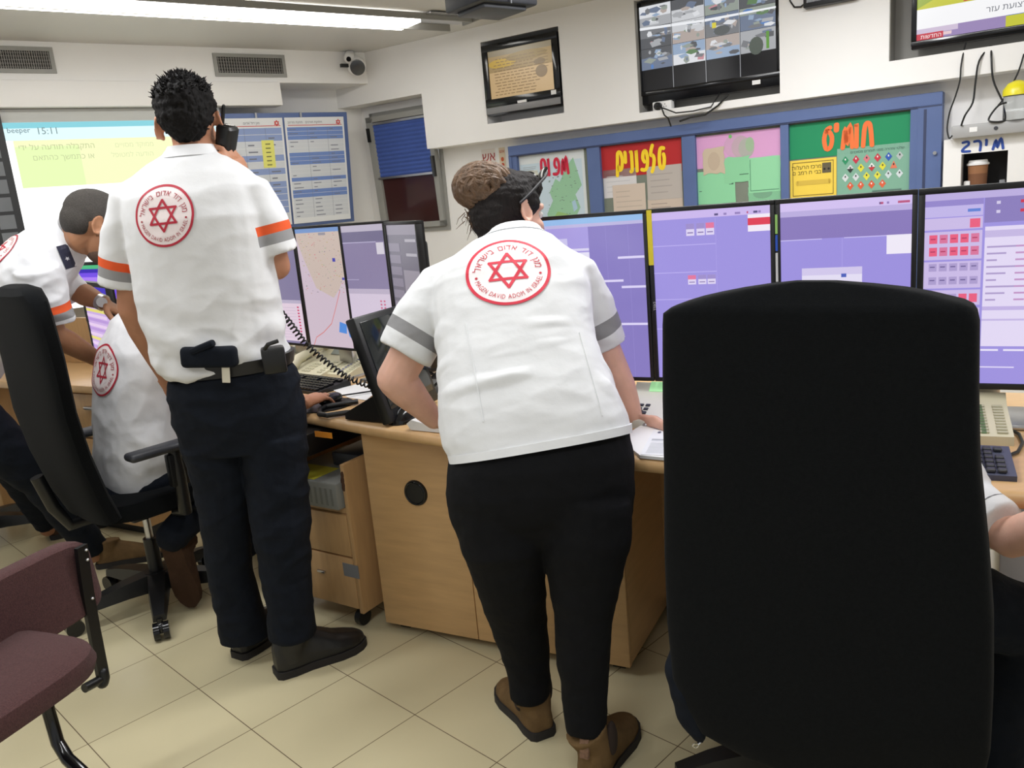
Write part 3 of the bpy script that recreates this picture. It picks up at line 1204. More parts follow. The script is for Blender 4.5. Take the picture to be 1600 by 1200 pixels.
# fire notices on the wall beside the window
for (x0, y0, x1, y1, big, lab) in ((752, 234, 776, 260, True, 'white notice with large red Hebrew letters above the woman'), (779, 231, 792, 268, False, 'narrow cream notice with small red pictograms left of the blue cabinet')):
    sa, za = RP.sz(x0, y0)
    sb, zb2 = RP.sz(x1, y1)
    Wn, Hn = sa - sb, za - zb2
    it = [rc(0, 0, 1, 1, (226, 220, 214) if big else (222, 206, 180), 0)]
    if big:
        it.append(txt(heb('אש'), .5, .34, .50, (160, 30, 34), Wn / Hn, 2, .045, 'c'))
        it.append(rc(.15, .12, .85, .2, (170, 130, 125), 2))
    else:
        it.append(txt(heb('אש'), .5, .78, .14, (178, 60, 40), Wn / Hn, 2, .02, 'c'))
        it += [disc(.5, .52, .24, .09, (196, 90, 50), 2), disc(.5, .28, .26, .09, (182, 66, 40), 2), disc(.45, .1, .3, .06, (190, 80, 44), 2)]
    t = art('fire_notice', RP.P(sa, zb2, .0015), -RP.u * Wn, V((0, 0, Hn)), it, ART)
    tag(t, lab, 'notice', 'notices on the wall beside the window')

# ------------------------------------------------------------------ blue cabinet with boards
CP = RP.off(.085)
cs1, cz1 = CP.sz(793, 229)
cs0 = CP.sz(1473, 150)[0]
cz1 = CP.sz(1100, 190)[1]
cz0 = .80
t = thing('notice_cabinet', 'wide blue wooden cabinet with notice panels behind the monitors', 'cabinet', CP.P((cs0 + cs1) / 2, cz0, -.08))
m = MB()
m.pbox(CP, cs0, cs1, cz1 - .055, cz1, -.085, 0, .002)
m.pbox(CP, cs0, cs1, cz0, cz0 + .05, -.085, 0, .002)
xs = [(793, 806), (916, 936), (1065, 1086), (1219, 1232), (1421, 1442)]
st = [(CP.sz(b, 240)[0], CP.sz(a, 240)[0]) for a, b in xs]
for a, b in st:
    m.pbox(CP, a, b, cz0 + .05, cz1 - .055, -.03, -.004, .002)
m.pbox(CP, cs1 - .02, cs1, cz0 + .05, cz1 - .055, -.085, 0)
m.pbox(CP, cs0, cs0 + .10, cz0 + .05, cz1 - .055, -.085, 0)
m.build('frame', BLUEP, t, False)
MB().pbox(CP, cs0 + .02, cs1 - .02, cz0 + .02, cz1 - .03, -.083, -.03).build('panel', mat('cork_grey_green', (122, 130, 118), .8, var=.06), t, False)
MB().pbox(CP, cs0 + .002, cs1 - .01, cz1 - .062, cz1 - .056, -.02, .001).build('track', mat('dark_blue_line', (48, 58, 92), .5), t, False)
MB().pbox(CP, st[4][0] - .012, st[4][0], cz0 + .05, cz1 - .07, -.03, .001).build('track', bpy.data.materials['dark_blue_line'], t, False)
MB().cyl(CP.P(st[4][0] - .05, 1.43, 0), CP.P(st[4][0] - .05, 1.43, .012), .008).build('lock', SILVER, t)

SP = CP.off(-.029)


def pinned(name, label, cat, x0, y0, x1, y1, items, grp='papers pinned in the blue cabinet', h_extra=0.0, off=.0):
    """x0,y0 upper left pixel; x1,y1 lower right pixel"""
    pl = SP.off(off)
    sa, za = pl.sz(x0, y0)
    sb, zb_ = pl.sz(x1, y1)
    W_, H_ = sa - sb, za - zb_ + h_extra
    its = items(W_ / H_) if callable(items) else items
    o = art(name, pl.P(sa, za - H_, .001), -pl.u * W_, V((0, 0, H_)), its, ART)
    return tag(o, label, cat, grp)


def jag(c, r, k=.03, lay=0, n=5):
    P = []
    for (ax, ay, bx, by) in ((0, 0, 1, 0), (1, 0, 1, 1), (1, 1, 0, 1), (0, 1, 0, 0)):
        for i in range(n):
            u = i / n
            P.append((ax + (bx - ax) * u + r.uniform(-k, k), ay + (by - ay) * u + r.uniform(-k, k)))
    return (P, c, lay)


def map_items(asp):
    it = [rc(0, 0, 1, 1, (218, 224, 226), 0), rc(.04, .03, .96, .9, (196, 214, 226), 1)]
    it.append(([(.45, .02), (.40, .3), (.50, .45), (.46, .55), (.56, .7), (.62, .66), (.75, .84), (.84, .92), (.88, .8), (.94, .6), (.84, .5), (.9, .35), (.8, .2), (.78, .02)], (150, 196, 162), 2))
    it.append(([(.46, .02), (.44, .2), (.56, .32), (.72, .28), (.78, .02)], (150, 190, 120), 2.2))
    it.append(([(.40, .02), (.38, .12), (.5, .2), (.58, .1), (.56, .02)], (214, 206, 130), 2.4))
    it.append(([(.06, .60), (.06, .82), (.3, .82), (.34, .6)], (214, 216, 204), 2))
    it.append(([(.80, .3), (.78, .42), (.83, .44), (.86, .34)], (170, 200, 220), 2.6))
    r = random.Random(2)
    for k in range(60):
        x, y = r.uniform(.42, .88), r.uniform(.05, .8)
        it.append(rc(x, y, x + r.uniform(.01, .03), y + .008, (120, 140, 130), 3))
    for k in range(5):
        it.append(rc(.08, .86 - k * .02, .08 + r.uniform(.1, .3), .864 - k * .02, (150, 150, 150), 3))
    it += hand_items(['mem', 'pe', 'vav', 'tav'], .34, .75, .76, .93, .034, (206, 34, 66), asp, 5)
    return it


pinned('map_poster', 'map poster with red handwriting behind the woman in the blue cabinet', 'map', 808, 245, 919, 338, map_items, h_extra=.12)
RED = (182, 36, 40)
pinned('handwritten_sign', 'red sign with yellow handwritten Hebrew letters', 'sign', 936, 230, 1066, 267, lambda a: [rc(0, 0, 1, 1, RED, 0)] + hand_items(['tet', 'lamed', 'pe', 'vav', 'nun', 'yod', 'msof'], .21, .14, .80, .74, .115, (250, 214, 40), a, 3), 'handwritten signs in the blue cabinet')
pinned('handwritten_sign', 'green sign with orange handwritten Hebrew letters', 'sign', 1233, 196, 1422, 232, lambda a: [rc(0, 0, 1, 1, (22, 140, 92), 0)] + hand_items(['het', 'vav', 'mem', 'quote', 'samekh'], .30, .2, .70, .80, .125, (240, 118, 60), a, 3), 'handwritten signs in the blue cabinet')


def blurred(c, d, seed):
    def f(asp):
        it = [rc(0, 0, 1, 1, c, 0)]
        r = random.Random(seed)
        for k in range(4):
            it.append(rc(.1, .2 + k * .18, .1 + r.uniform(.4, .8), .23 + k * .18, d, 1))
        return it
    return f


pinned('pinned_paper', 'white paper under the red sign, left of the two larger papers', 'paper', 942, 267, 996, 306, blurred((214, 212, 214), (196, 196, 200), 1))
pinned('pinned_paper', 'beige blurred paper low under the red sign overlapping the white paper', 'paper', 957, 290, 1010, 330, blurred((206, 190, 176), (186, 172, 160), 2), off=.002)
pinned('pinned_paper', 'grey blurred paper high under the red sign at its right', 'paper', 1010, 261, 1067, 309, blurred((184, 176, 170), (168, 160, 156), 3), off=.001)
pinned('pinned_paper', 'beige strip of paper at the lower right under the red sign', 'paper', 1012, 312, 1068, 340, blurred((200, 184, 170), (150, 136, 130), 4))
r_ = random.Random(8)
pinned('pinned_paper', 'pink paper with green scribble at the top of the middle panel', 'paper', 1083, 215, 1220, 252, lambda a: [rc(0, 0, 1, 1, (216, 160, 206), 0), disc(.5, .6, .14, .36, (204, 160, 194), 1), disc(.56, .55, .11, .34, (190, 164, 178), 1.2), disc(.62, .5, .09, .3, (172, 172, 166), 1.4), disc(.66, .6, .05, .22, (156, 182, 150), 1.6), disc(.44, .9, .02, .06, (120, 190, 110), 2)])
pinned('pinned_paper', 'large pale green paper at lower left of the middle panel', 'paper', 1086, 270, 1150, 316, [jag((140, 208, 162), r_, .01), rc(.1, .4, .16, .42, (70, 90, 80), 1), rc(.85, .55, .95, .6, (70, 110, 90), 1)], off=.001)
pinned('pinned_paper', 'torn green paper in the centre of the middle panel', 'paper', 1131, 247, 1172, 284, [jag((138, 204, 158), r_, .05), rc(.6, .3, .95, .33, (70, 110, 90), 1)], off=.002)
pinned('pinned_paper', 'green framed paper at right of the middle panel', 'paper', 1169, 247, 1220, 298, [jag((146, 212, 166), r_, .01), rc(.05, .05, .95, .07, (84, 140, 110), 1), rc(.05, .05, .07, .95, (84, 140, 110), 1)], off=.0015)
pinned('pinned_paper', 'green blurred paper at the lower right of the middle panel', 'paper', 1169, 293, 1220, 316, [jag((130, 190, 150), r_, .01), disc(.45, .6, .3, .3, (118, 166, 136), 1)], off=.0005)
pinned('pinned_paper', 'torn beige paper pinned over the pink one', 'paper', 1099, 233, 1132, 271, [jag((198, 182, 160), r_, .06), disc(.5, .5, .3, .35, (188, 170, 150), 1)], off=.003)


def yellow_items(a):
    it = [rc(0, 0, 1, 1, (240, 208, 80), 0)]
    for q in ((.06, .06, .94, .08), (.06, .92, .94, .94), (.06, .06, .075, .94), (.925, .06, .94, .94)):
        it.append(rc(*q, (120, 100, 40), 1))
    it.append(txt(heb('מרכז הרעלות'), .68, .76, .10, (70, 58, 26), a, 2, .01, 'r'))
    it.append(txt(heb('בבי"ח רמב"ם'), .68, .62, .10, (70, 58, 26), a, 2, .01, 'r'))
    it += [rc(.70, .62, .89, .88, (96, 88, 66), 2), disc(.75, .72, .025, .03, (30, 30, 26), 3), disc(.84, .72, .025, .03, (30, 30, 26), 3)]
    it += [rc(.16, .34, .86, .46, (214, 182, 72), 2), disc(.16, .4, .03, .06, (214, 182, 72), 2), disc(.86, .4, .03, .06, (214, 182, 72), 2)]
    return it


pinned('yellow_notice', 'yellow notice with black Hebrew print under the green sign', 'notice', 1234, 252, 1307, 306, yellow_items, 'notices under the green sign')


def hazard_items(a):
    it = [rc(0, 0, 1, 1, (126, 174, 152), 0), txt(heb('שלטי אזהרה מפני חומרים מסוכנים'), .93, .885, .05, (70, 100, 92), a, 2, align='r')]
    rows = [[(40, 140, 96), (196, 44, 70), (214, 120, 130), (200, 50, 66), (48, 90, 180), (180, 190, 190)],
            [(210, 214, 214), (222, 216, 60), (226, 226, 226), (222, 216, 60), (226, 120, 90)],
            [(214, 220, 222), (206, 214, 218), (222, 218, 70), (222, 218, 70), (204, 216, 220), (210, 220, 224)],
            [(220, 92, 56), (222, 96, 60), (220, 90, 54), (222, 96, 60)]]
    y = .76
    for i, row in enumerate(rows):
        for j, c in enumerate(row):
            cx = .12 + j * .15 + (.07 if i in (1, 3) else 0)
            d = .062 / a * 1.05
            e = .085
            if i == 1 and j == 4:
                it.append(([(cx - d, y - e * .7), (cx + d, y - e * .7), (cx, y + e)], c, 2))
            else:
                it.append(([(cx - d, y), (cx, y - e), (cx + d, y), (cx, y + e)], c, 2))
                if i == 1 and j == 0:
                    it.append(([(cx - d, y), (cx, y - e), (cx + d, y)], (40, 44, 44), 3))
                if i == 1 and j == 2:
                    it.append(([(cx - d, y), (cx, y - e), (cx + d, y)], (190, 50, 56), 3))
            it.append(disc(cx, y + .02, d * .22, e * .25, (60, 60, 60) if sum(c) > 420 else (230, 230, 230), 4, 8))
        y -= .17
    it.append(rc(.5, .1, .9, .13, (90, 120, 110), 2))
    return it


pinned('hazard_chart', 'green chart of hazard warning diamonds under the green sign', 'chart', 1308, 233, 1420, 304, hazard_items, 'notices under the green sign')

# ================================================================== DESK AND WHAT STANDS ON IT
ZT = 0.745


def gpt(px, py, z=ZT):
    p = onz(px, py, z)
    return V((p.x, p.y, 0))


# worktop: front edge follows the visible bow, back edge runs behind the monitors
front = [V((-1.55, 3.52, 0)), V((-1.05, 3.03, 0)), V((-.713, 2.72, 0)), V((-.464, 2.496, 0)), V((-.219, 2.30, 0)), V((.05, 2.105, 0)), V((.314, 1.93, 0)), V((.62, 1.742, 0)), V((.984, 1.525, 0)), V((1.75, 1.10, 0))]
back = []
for i, p in enumerate(front):
    d = (front[min(i + 1, len(front) - 1)] - front[max(i - 1, 0)]).normalized()
    n = V((-d.y, d.x, 0))
    back.append(p + n * .82)


def edge(off, z):
    out = []
    for i, p in enumerate(front):
        d = (front[min(i + 1, len(front) - 1)] - front[max(i - 1, 0)]).normalized()
        n = V((-d.y, d.x, 0))
        q = p + n * off
        out.append(V((q.x, q.y, z)))
    return out


m = MB()
prof = [(.82, ZT), (.018, ZT), (.006, ZT - .004), (0, ZT - .014), (0, ZT - .024), (.006, ZT - .034), (.018, ZT - .038), (.82, ZT - .038)]
rings = []
cols = [edge(o, z) for o, z in prof]
for i in range(len(front)):
    rings.append([c[i] for c in cols])
m.loft(rings)
tag(m.build('worktop', WOODT, None, True, 50), 'long bowed light wood worktop carrying the monitors and phones', 'worktop')

# big front panel with cable grommet
DP = Pl(gpt(605, 985, 0), 152.4)
ps1 = DP.sz(604, 980)[0]
ps0 = DP.sz(985, 1045)[0]
t = thing('desk_cabinet', 'light wood desk cabinet with black round cable grommet beside the woman', 'cabinet', DP.P((ps0 + ps1) / 2, 0, -.2))
zt_ = ZT - .04
s_d1 = DP.sz(748, 1000)[0]
MB().pbox(DP, ps0, ps1, .035, zt_, -.50, -.02, .002).build('body', WOOD, t)
MB().pbox(DP, s_d1 + .001, ps1, .03, zt_, -.018, 0, .003).build('door', WOOD, t)
MB().pbox(DP, ps0, s_d1 - .001, .03, zt_, -.018, 0, .003).build('door', WOOD, t)
gs, gz = DP.sz(650, 770)
g = DP.P(gs, gz, 0)
m = MB()
m.cyl(g, g + DP.n * .006, .043, .041, 32)
gr = m.build('grommet', BLACK, t)
tr = MB()
tr.tube([g + DP.n * .006 + (DP.u * math.cos(a * .2618) + V((0, 0, 1)) * math.sin(a * .2618)) * .036 for a in range(24)], .003, 8, True)
tr.build('rim', BLACKG, t)
m = MB()
for q in (ps0 + .05, ps1 - .05):
    m.pbox(DP, q - .02, q + .02, 0, .036, -.08, -.04)
    m.pbox(DP, q - .02, q + .02, 0, .036, -.46, -.42)
m.build('foot', BLACK, t)

# second desk cabinet further right, set back
q0 = gpt(1022, 958, 0)
DP2 = Pl(q0, 152.4)
s0 = DP2.sz(1400, 1000)[0]
s1 = DP2.sz(1020, 958)[0]
t = thing('desk_cabinet', 'shadowed wood desk cabinet set back behind the large black chair', 'cabinet', DP2.P((s0 + s1) / 2, 0, -.15))
MB().pbox(DP2, s0, s1, .06, ZT - .04, -.18, -.02, .002).build('body', WOOD, t)
m = s1 - .09
MB().pbox(DP2, m, s1, .06, ZT - .04, -.018, 0, .002).build('door', WOOD, t)
MB().pbox(DP2, s0, m - .004, .06, ZT - .04, -.018, 0, .002).build('door', WOOD, t)
MB().pbox(DP2, s0, s1, 0, .06, -.16, -.05).build('plinth', BLACK, t)
MB().pbox(DP2, m - .08, m - .02, .45, .47, 0, .018, .002).build('handle', SILVER, t)

# drawer unit on castors with a worn side
c_f = gpt(573, 962, .05)
UP_ = Pl(c_f, 146)            # its front
uf1 = UP_.sz(470, 925)[0]
us = uf1
t = thing('drawer_unit', 'worn wooden drawer unit on castors under the left part of the worktop', 'drawer unit', UP_.P(us / 2, 0, -.2))
W_u = max(.40, us)
z1u = .585
m = MB()
m.pbox(UP_, 0, .018, .06, .60, -.45, .012, .003)
m.pbox(UP_, W_u - .018, W_u, .06, .60, -.45, 0, .003)
m.pbox(UP_, .018, W_u - .018, .06, .09, -.45, -.02)
m.pbox(UP_, .018, W_u - .018, .42, .44, -.45, -.0)
m.pbox(UP_, .018, W_u - .018, .06, .60, -.45, -.435)
m.build('body', WOODD, t)
d1 = MB().pbox(UP_, .02, W_u - .02, .268, .418, -.40, .012, .003).build('drawer', WOODD, t)
d2 = MB().pbox(UP_, .02, W_u - .02, .075, .262, -.40, .012, .003).build('drawer', WOODD, t)
a, b = UP_.off(.013).sz(535, 879)
a2, b2 = UP_.off(.013).sz(562, 905)
MB().pbox(UP_, a2, a, b2, b, .012, .0135).build('label_plate', MIDG, d2)
c = UP_.off(.013).px(507, 893)
cs_, czz = UP_.off(.013).sz(507, 893)
MB().pbox(UP_, cs_ - .005, cs_ + .03, czz - .004, czz + .004, .012, .02, .001).build('handle', SILVER, d2)
for s_ in (.04, W_u - .04):
    for o_ in (-.02, -.42):
        c = UP_.P(s_, .03, o_)
        m = MB()
        m.cyl(c - UP_.u * .012, c + UP_.u * .012, .03, n=16)
        m.cyl(c, c + V((0, 0, .045)), .008, n=8)
        m.build('castor', BLACK, t)
hl = UP_.P(.009, .56, .0125)
m = MB()
r_ = random.Random(3)
for k in range(7):
    q = UP_.P(.009 + r_.uniform(-.002, .002), .545 + r_.uniform(-.03, .03), .0115)
    m.ell(q, (.008, .003, .012))
m.build('torn_patch', mat('torn_brown', (74, 50, 34), .9), t)

# grey receiver box in the unit and things under the worktop
bs1, bz = .44, .44
t = thing('receiver_box', 'grey metal box with a yellow label in the open drawer unit', 'box', UP_.P(.2, .44, -.15))
MB().pbox(UP_, .03, W_u - .07, .441, .535, -.33, .03, .006).build('body', mat('grey_box', (138, 140, 136), .5), t)
MB().pbox(UP_, .14, W_u - .09, .5352, .536, -.10, .02).build('label', mat('yellow_label', (214, 206, 60), .5), t)
m = MB()
for k in range(10):
    m.pbox(UP_, .05 + k * .025, .06 + k * .025, .455, .515, .03, .0306)
m.build('vent_slots', mat('slot_grey', (120, 122, 118), .6), t)
tag(MB().pbox(UP_, .06, .19, .536, .585, -.28, -.12, .006).build('cable_adapter', DARKG), 'dark adapter lying on the grey metal box', 'adapter')
for k, (s_, a_) in enumerate(((.05, .10), (.10, .14))):
    m = MB(Matrix.Translation(UP_.P(s_ + .02, .442, -.32)) @ Matrix.Rotation(math.radians(146), 4, 'Z') @ Matrix.Rotation(a_ * -1.0, 4, 'Y'))
    m.box((0, 0, .125), (.034, .20, .25), None, .003)
    o = m.build('ring_binder', mat('binder_grey_%d' % k, (150, 152, 158) if k == 0 else (112, 116, 126), .6))
    tag(o, ('pale grey' if k == 0 else 'darker grey') + ' upright binder standing behind the grey metal box', 'binder', 'binders in the drawer unit')
UF = UP_.off(.05)
a, b = UF.sz(490, 674)
a2, b2 = UF.sz(518, 686)
t = thing('radio_receiver', 'black radio set with orange label hung under the worktop edge', 'radio', UP_.P(.3, .60, -.1))
MB().pbox(UP_, .12, .42, .625, .70, -.24, .045, .004).build('body', BLACK, t)
MB().pbox(UP_, a2, a, b2, b, .045, .0465).build('label', mat('orange_label', (236, 150, 40), .5), t)
MB().pbox(UP_, .20, .26, .635, .645, .045, .046).build('label', mat('dull_label', (120, 116, 40), .5), t)

t = thing('computer_case', 'pale grey computer case under the worktop at the far right', 'computer', at(1612, 1100, 2.1))
cq = at(1612, 900, 2.1)
Rq = Matrix.Rotation(math.radians(-28), 3, 'Z')
MB().box((cq.x, cq.y, .29), (.19, .42, .50), Rq, .006).build('body', mat('case_grey', (214, 214, 226), .45), t)
for q in (-.07, .07):
    MB().box((cq.x + q * .88, cq.y - q * .47, .02), (.03, .3, .04), Rq, .004).build('foot', BLACK, t)

# ------------------------------------------------------------------ monitors
PU = (160, 148, 226)
PU2 = (138, 126, 196)
PUL = (196, 184, 240)
LAV = (220, 206, 240)


def monitor(label, pl, s0, s1, z0, z1, items, group, bez=.014, face=None, base=True, depth=.05, stand=SILVER):
    t = thing('monitor', label, 'monitor', pl.P((s0 + s1) / 2, ZT, -.06), group)
    m = MB()
    for a in ((s0, s1, z0, z0 + bez), (s0, s1, z1 - bez, z1), (s0, s0 + bez, z0 + bez, z1 - bez), (s1 - bez, s1, z0 + bez, z1 - bez)):
        m.pbox(pl, *a, -.022, 0, .0015)
    m.pbox(pl, s0 + .001, s1 - .001, z0 + .001, z1 - .001, -.03, -.006)
    m.pbox(pl, s0 + .05, s1 - .05, z0 + .07, z1 - .07, -depth - .015, -.025, .01)
    m.build('casing', BLACK, t, ang=25)
    if items is not None:
        art('display', pl.P(s1 - bez, z0 + bez, -.0045), -pl.u * (s1 - s0 - 2 * bez), V((0, 0, z1 - z0 - 2 * bez)), items, SCREEN, t, lift=.0003)
    sm = (s0 + s1) / 2
    if base:
        m = MB()
        m.pbox(pl, sm - .045, sm + .045, ZT + .01, z0 + .25, -.095, -.066, .006)
        m.pbox(pl, sm - .03, sm + .03, z0 + .16, z0 + .26, -.07, -.045)
        m.build('stand_neck', stand, t)
        m = MB()
        m.pbox(pl, sm - .11, sm + .11, ZT + .001, ZT + .014, -.17, .015, .006)
        m.build('stand_base', stand, t)
    return t


def bar_items(seed, n, x0, x1):
    r = random.Random(seed)
    return [rc(x, .962, x + r.uniform(.012, .03), .974, r.choice([(150, 130, 190), (90, 80, 130), (190, 90, 130)]), 3) for x in [r.uniform(x0, x1) for _ in range(n)]]


MP = Pl(at(1120, 450, 2.25), 152)
MG = 'portrait monitors in a row along the right of the worktop'
mz1 = MP.px(1120, 319).z
mz0 = MP.px(1030, 596).z


def mrange(xl, xr):
    return MP.sz(xr, 450)[0], MP.sz(xl, 450)[0]


# first: beside the woman's head
it = [rc(0, 0, 1, 1, PU2, 0), rc(0, .965, 1, 1, (150, 190, 236), 1), rc(0, .945, 1, .965, (190, 184, 226), 1), rc(0, .66, .5, .945, (170, 158, 226), 1), rc(0, .1, .5, .79, (232, 228, 248), 2), rc(.06, .83, .12, .88, (84, 128, 224), 3), rc(.12, .83, .3, .88, (206, 200, 240), 3), rc(.3, .80, .5, .815, (220, 214, 244), 3), rc(.12, .735, .42, .742, (120, 112, 170), 3)]
for (x0, y, x1) in ((.76, .74, 1), (.56, .60, .80), (.78, .56, 1), (.5, .33, 1)):
    it.append(rc(x0, y, x1, y + .014, (224, 216, 250), 3))
it += [rc(.66, 0, .664, .94, (150, 138, 206), 2), rc(.86, 0, .864, .94, (150, 138, 206), 2), rc(.50, 0, .504, .94, (150, 138, 206), 2), rc(0, 0, .5, .2, (150, 138, 214), 2)]
s0, s1 = mrange(838, 1015)
monitor('leftmost purple monitor of the right row, beside the woman\'s face', MP, s0, s1, mz0, mz1, it, MG, .011)
# second
it = [rc(0, 0, 1, 1, PU, 0), rc(0, .955, 1, 1, (206, 186, 240), 1)] + bar_items(1, 9, .5, .98)
for y in (.80, .64, .48, .30):
    it.append(rc(0, y, .55, y + .006, (184, 172, 240), 2))
for (x, y, h, c) in ((.30, .855, .07, 0), (.39, .855, .07, 0), (.47, .855, .07, 1), (.30, .57, .055, 1), (.39, .57, .055, 0), (.47, .57, .055, 0), (.30, .43, .05, 2), (.38, .43, .05, 0), (.47, .43, .05, 1)):
    it += [rc(x, y, x + .07, y + h, (226, 216, 246), 3), rc(x, y + h * .55, x + .07, y + h, ((160, 144, 206), (230, 120, 160), (190, 110, 190))[c], 4), rc(x + .01, y + h * .2, x + .06, y + h * .3, (140, 124, 180), 5)]
it += [rc(.82, .86, 1, .955, (246, 238, 250), 3), rc(.82, .895, 1, .935, (226, 60, 84), 4), rc(.55, .0, .553, .95, (176, 164, 236), 2)]
s0, s1 = mrange(1016.5, 1212)
t = monitor('second purple monitor of the right row, with a yellow strip on its frame', MP, s0, s1, mz0, mz1, it, MG, .012)
m = MB()
z_a, z_b = MP.sz(1020, 328)[1], MP.sz(1026, 414)[1]
m.pbox(MP, s1 - .0135, s1 + .001, z_b, z_a, .0, .002)
yl = m.build('yellow_label', mat('yellow_strip', (214, 196, 40), .5), t)
art('lettering', MP.P(s1 - .009, mz0 + .235, .0006), V((0, 0, -.026)), MP.u * .026 * -1, [txt('DELL', 0, -.1, .32, (200, 200, 204), 1, 1, .01)], ART, t)
# third
it = [rc(0, 0, 1, 1, PU, 0), rc(0, .955, 1, 1, (214, 196, 244), 1), rc(0, .925, 1, .955, (190, 176, 226), 1), rc(0, .80, 1, .925, (140, 124, 190), 1)] + bar_items(2, 8, .75, .97)
it += [rc(0, .795, .33, .80, (204, 194, 248), 2), rc(.5, .795, .82, .80, (204, 194, 248), 2), rc(.485, .3, .489, .80, (176, 164, 236), 2), rc(.82, .70, 1, .80, (244, 238, 252), 3), rc(0, .44, .17, .446, (196, 186, 246), 2)]
it += [rc(.17, .02, .64, .64, (232, 226, 248), 3), rc(.17, .60, .64, .64, (214, 204, 240), 4), rc(.48, .585, .52, .605, (80, 100, 190), 5), rc(.36, .54, .62, .556, (250, 248, 255), 5), rc(.2, .48, .6, .484, (190, 180, 220), 5)]
for k in range(10):
    for x in (.22, .37, .52, .585):
        it.append(rc(x, .44 - k * .042, x + (.03 if x != .585 else .012), .448 - k * .042, (150, 140, 180) if x != .585 else (70, 60, 110), 5))
s0, s1 = mrange(1213, 1431)
t = monitor('third purple monitor of the right row, directly above the big black chair', MP, s0, s1, mz0, mz1, it, MG, .012)
for k, (c, ya, yb) in enumerate((((150, 200, 110), 335, 365), ((40, 84, 190), 367, 392), ((206, 208, 210), 395, 440))):
    za, zb_ = MP.sz(1216, ya)[1], MP.sz(1217, yb)[1]
    MB().pbox(MP, s1 - .0055, s1 + .0005, zb_, za, 0, .002).build('edge_label', mat('edge_label_%d' % k, c, .5), t)
# fourth
it = [rc(0, 0, 1, 1, PU, 0), rc(0, .965, 1, 1, (190, 176, 226), 1), rc(0, .935, .46, .965, (150, 136, 206), 1), rc(0, .88, .46, .935, (196, 184, 236), 2)]
for (y, h) in ((.815, .06), (.66, .145), (.51, .14), (.42, .08), (.34, .065)):
    it.append(rc(0, y, .46, y + h, (206, 190, 234), 2))
PK = (236, 96, 130)
for i in range(5):
    x = .04 + i * .083
    for y in (.745, .68):
        it += [rc(x, y, x + .065, y + .045, PK if (i + int(y * 100)) % 3 else (220, 120, 160), 3), rc(x + .01, y + .02, x + .05, y + .026, (180, 60, 100), 4)]
    for y in (.60, .53):
        it += [rc(x, y, x + .065, y + .04, (176, 160, 210), 3), rc(x + .01, y + .02, x + .05, y + .026, (110, 96, 150), 4)]
    it.append(rc(x, .435, x + .065, .48, PK if i in (1, 3, 4) else (176, 160, 210), 3))
it += [rc(.36, .82, .44, .865, PK, 3), rc(.36, .345, .44, .395, (150, 196, 236), 3), rc(.34, .90, .44, .915, (96, 130, 214), 3), rc(0, 0, .46, .34, (142, 126, 196), 2)]
it += [rc(.47, .84, 1, .965, (140, 126, 190), 2), rc(.74, .93, .82, .945, (206, 50, 80), 3), rc(.74, .885, .82, .90, (206, 50, 80), 3), rc(.56, .93, .59, .945, (214, 206, 236), 3), rc(.56, .885, .59, .90, (214, 206, 236), 3)]
it += [rc(.48, .20, 1, .82, (230, 220, 248), 2), rc(.48, .765, 1, .80, (200, 186, 230), 3), rc(.48, .39, 1, .41, (196, 180, 230), 3), rc(.48, .335, 1, .345, (200, 186, 232), 3)]
for k in range(9):
    it.append(rc(.5, .44 + k * .034, .5 + .08 + .07 * ((k * 7) % 3), .449 + k * .034, (176, 158, 206), 3))
    it.append(rc(.72, .44 + k * .034, .8 + .06 * ((k * 5) % 4), .449 + k * .034, (196, 150, 200), 3))
it += [rc(.48, .175, .62, .185, (236, 230, 252), 3), rc(.66, .175, .82, .185, (236, 230, 252), 3), rc(.48, .085, .75, .092, (226, 218, 250), 3)]
s0, s1 = mrange(1432, 1655)
monitor('rightmost purple monitor of the right row, with pink buttons on its page', MP, s0, s1, mz0, mz1, it, MG, .015)

# ---- the left group facing the seated dispatcher
LP = Pl(at(542, 450, 3.20), 137)
LG = 'portrait monitors in the left group behind the man on the phone'
lz1 = LP.px(540, 349).z
lz0 = LP.px(556, 549).z


def lrange(xl, xr):
    return LP.sz(xr, 450)[0], LP.sz(xl, 450)[0]


it = [rc(0, 0, 1, 1, (132, 124, 158), 0), rc(0, .96, 1, 1, (170, 164, 186), 1), rc(.8, .9, .95, .925, (214, 80, 90), 2), rc(0, .02, 1, .37, (226, 206, 222), 2), rc(0, .36, 1, .39, (186, 176, 200), 3)]
for k in range(11):
    it.append(rc(.84, .05 + k * .027, .88, .064 + k * .027, (206, 70, 110), 4))
    it.append(rc(.1, .05 + k * .027, .8, .053 + k * .027, (196, 180, 200), 3))
s0, s1 = lrange(400, 472)
monitor('leftmost monitor of the left group, partly hidden by the man on the phone', LP, s0, s1, lz0, lz1, it, LG, .010)
it = [rc(0, 0, 1, 1, (208, 190, 204), 0), ([(0, 1), (1, 1), (1, .62), (.85, .5), (.7, .42), (.35, .5), (.15, .75)], (204, 186, 176), 1), rc(0, .965, 1, 1, (120, 152, 204), 2)]
r_ = random.Random(5)
for k in range(150):
    x, y = r_.uniform(.1, .98), r_.uniform(.45, .96)
    it.append(rc(x, y, x + r_.uniform(.006, .03), y + r_.uniform(.003, .008), r_.choice([(186, 160, 150), (190, 170, 110), (210, 120, 130), (150, 140, 150), (160, 180, 150)]), 3))
it += [([(.72, .13), (.88, .12), (.9, .20), (.76, .22)], (84, 142, 220), 4), ([(.90, .19), (1, .13), (1, .07), (.93, .1)], (84, 142, 220), 4), rc(.78, .72, .84, .75, (70, 70, 170), 4), rc(.93, .57, .98, .59, (80, 80, 170), 4), rc(.55, .94, .7, .96, (150, 146, 156), 3)]
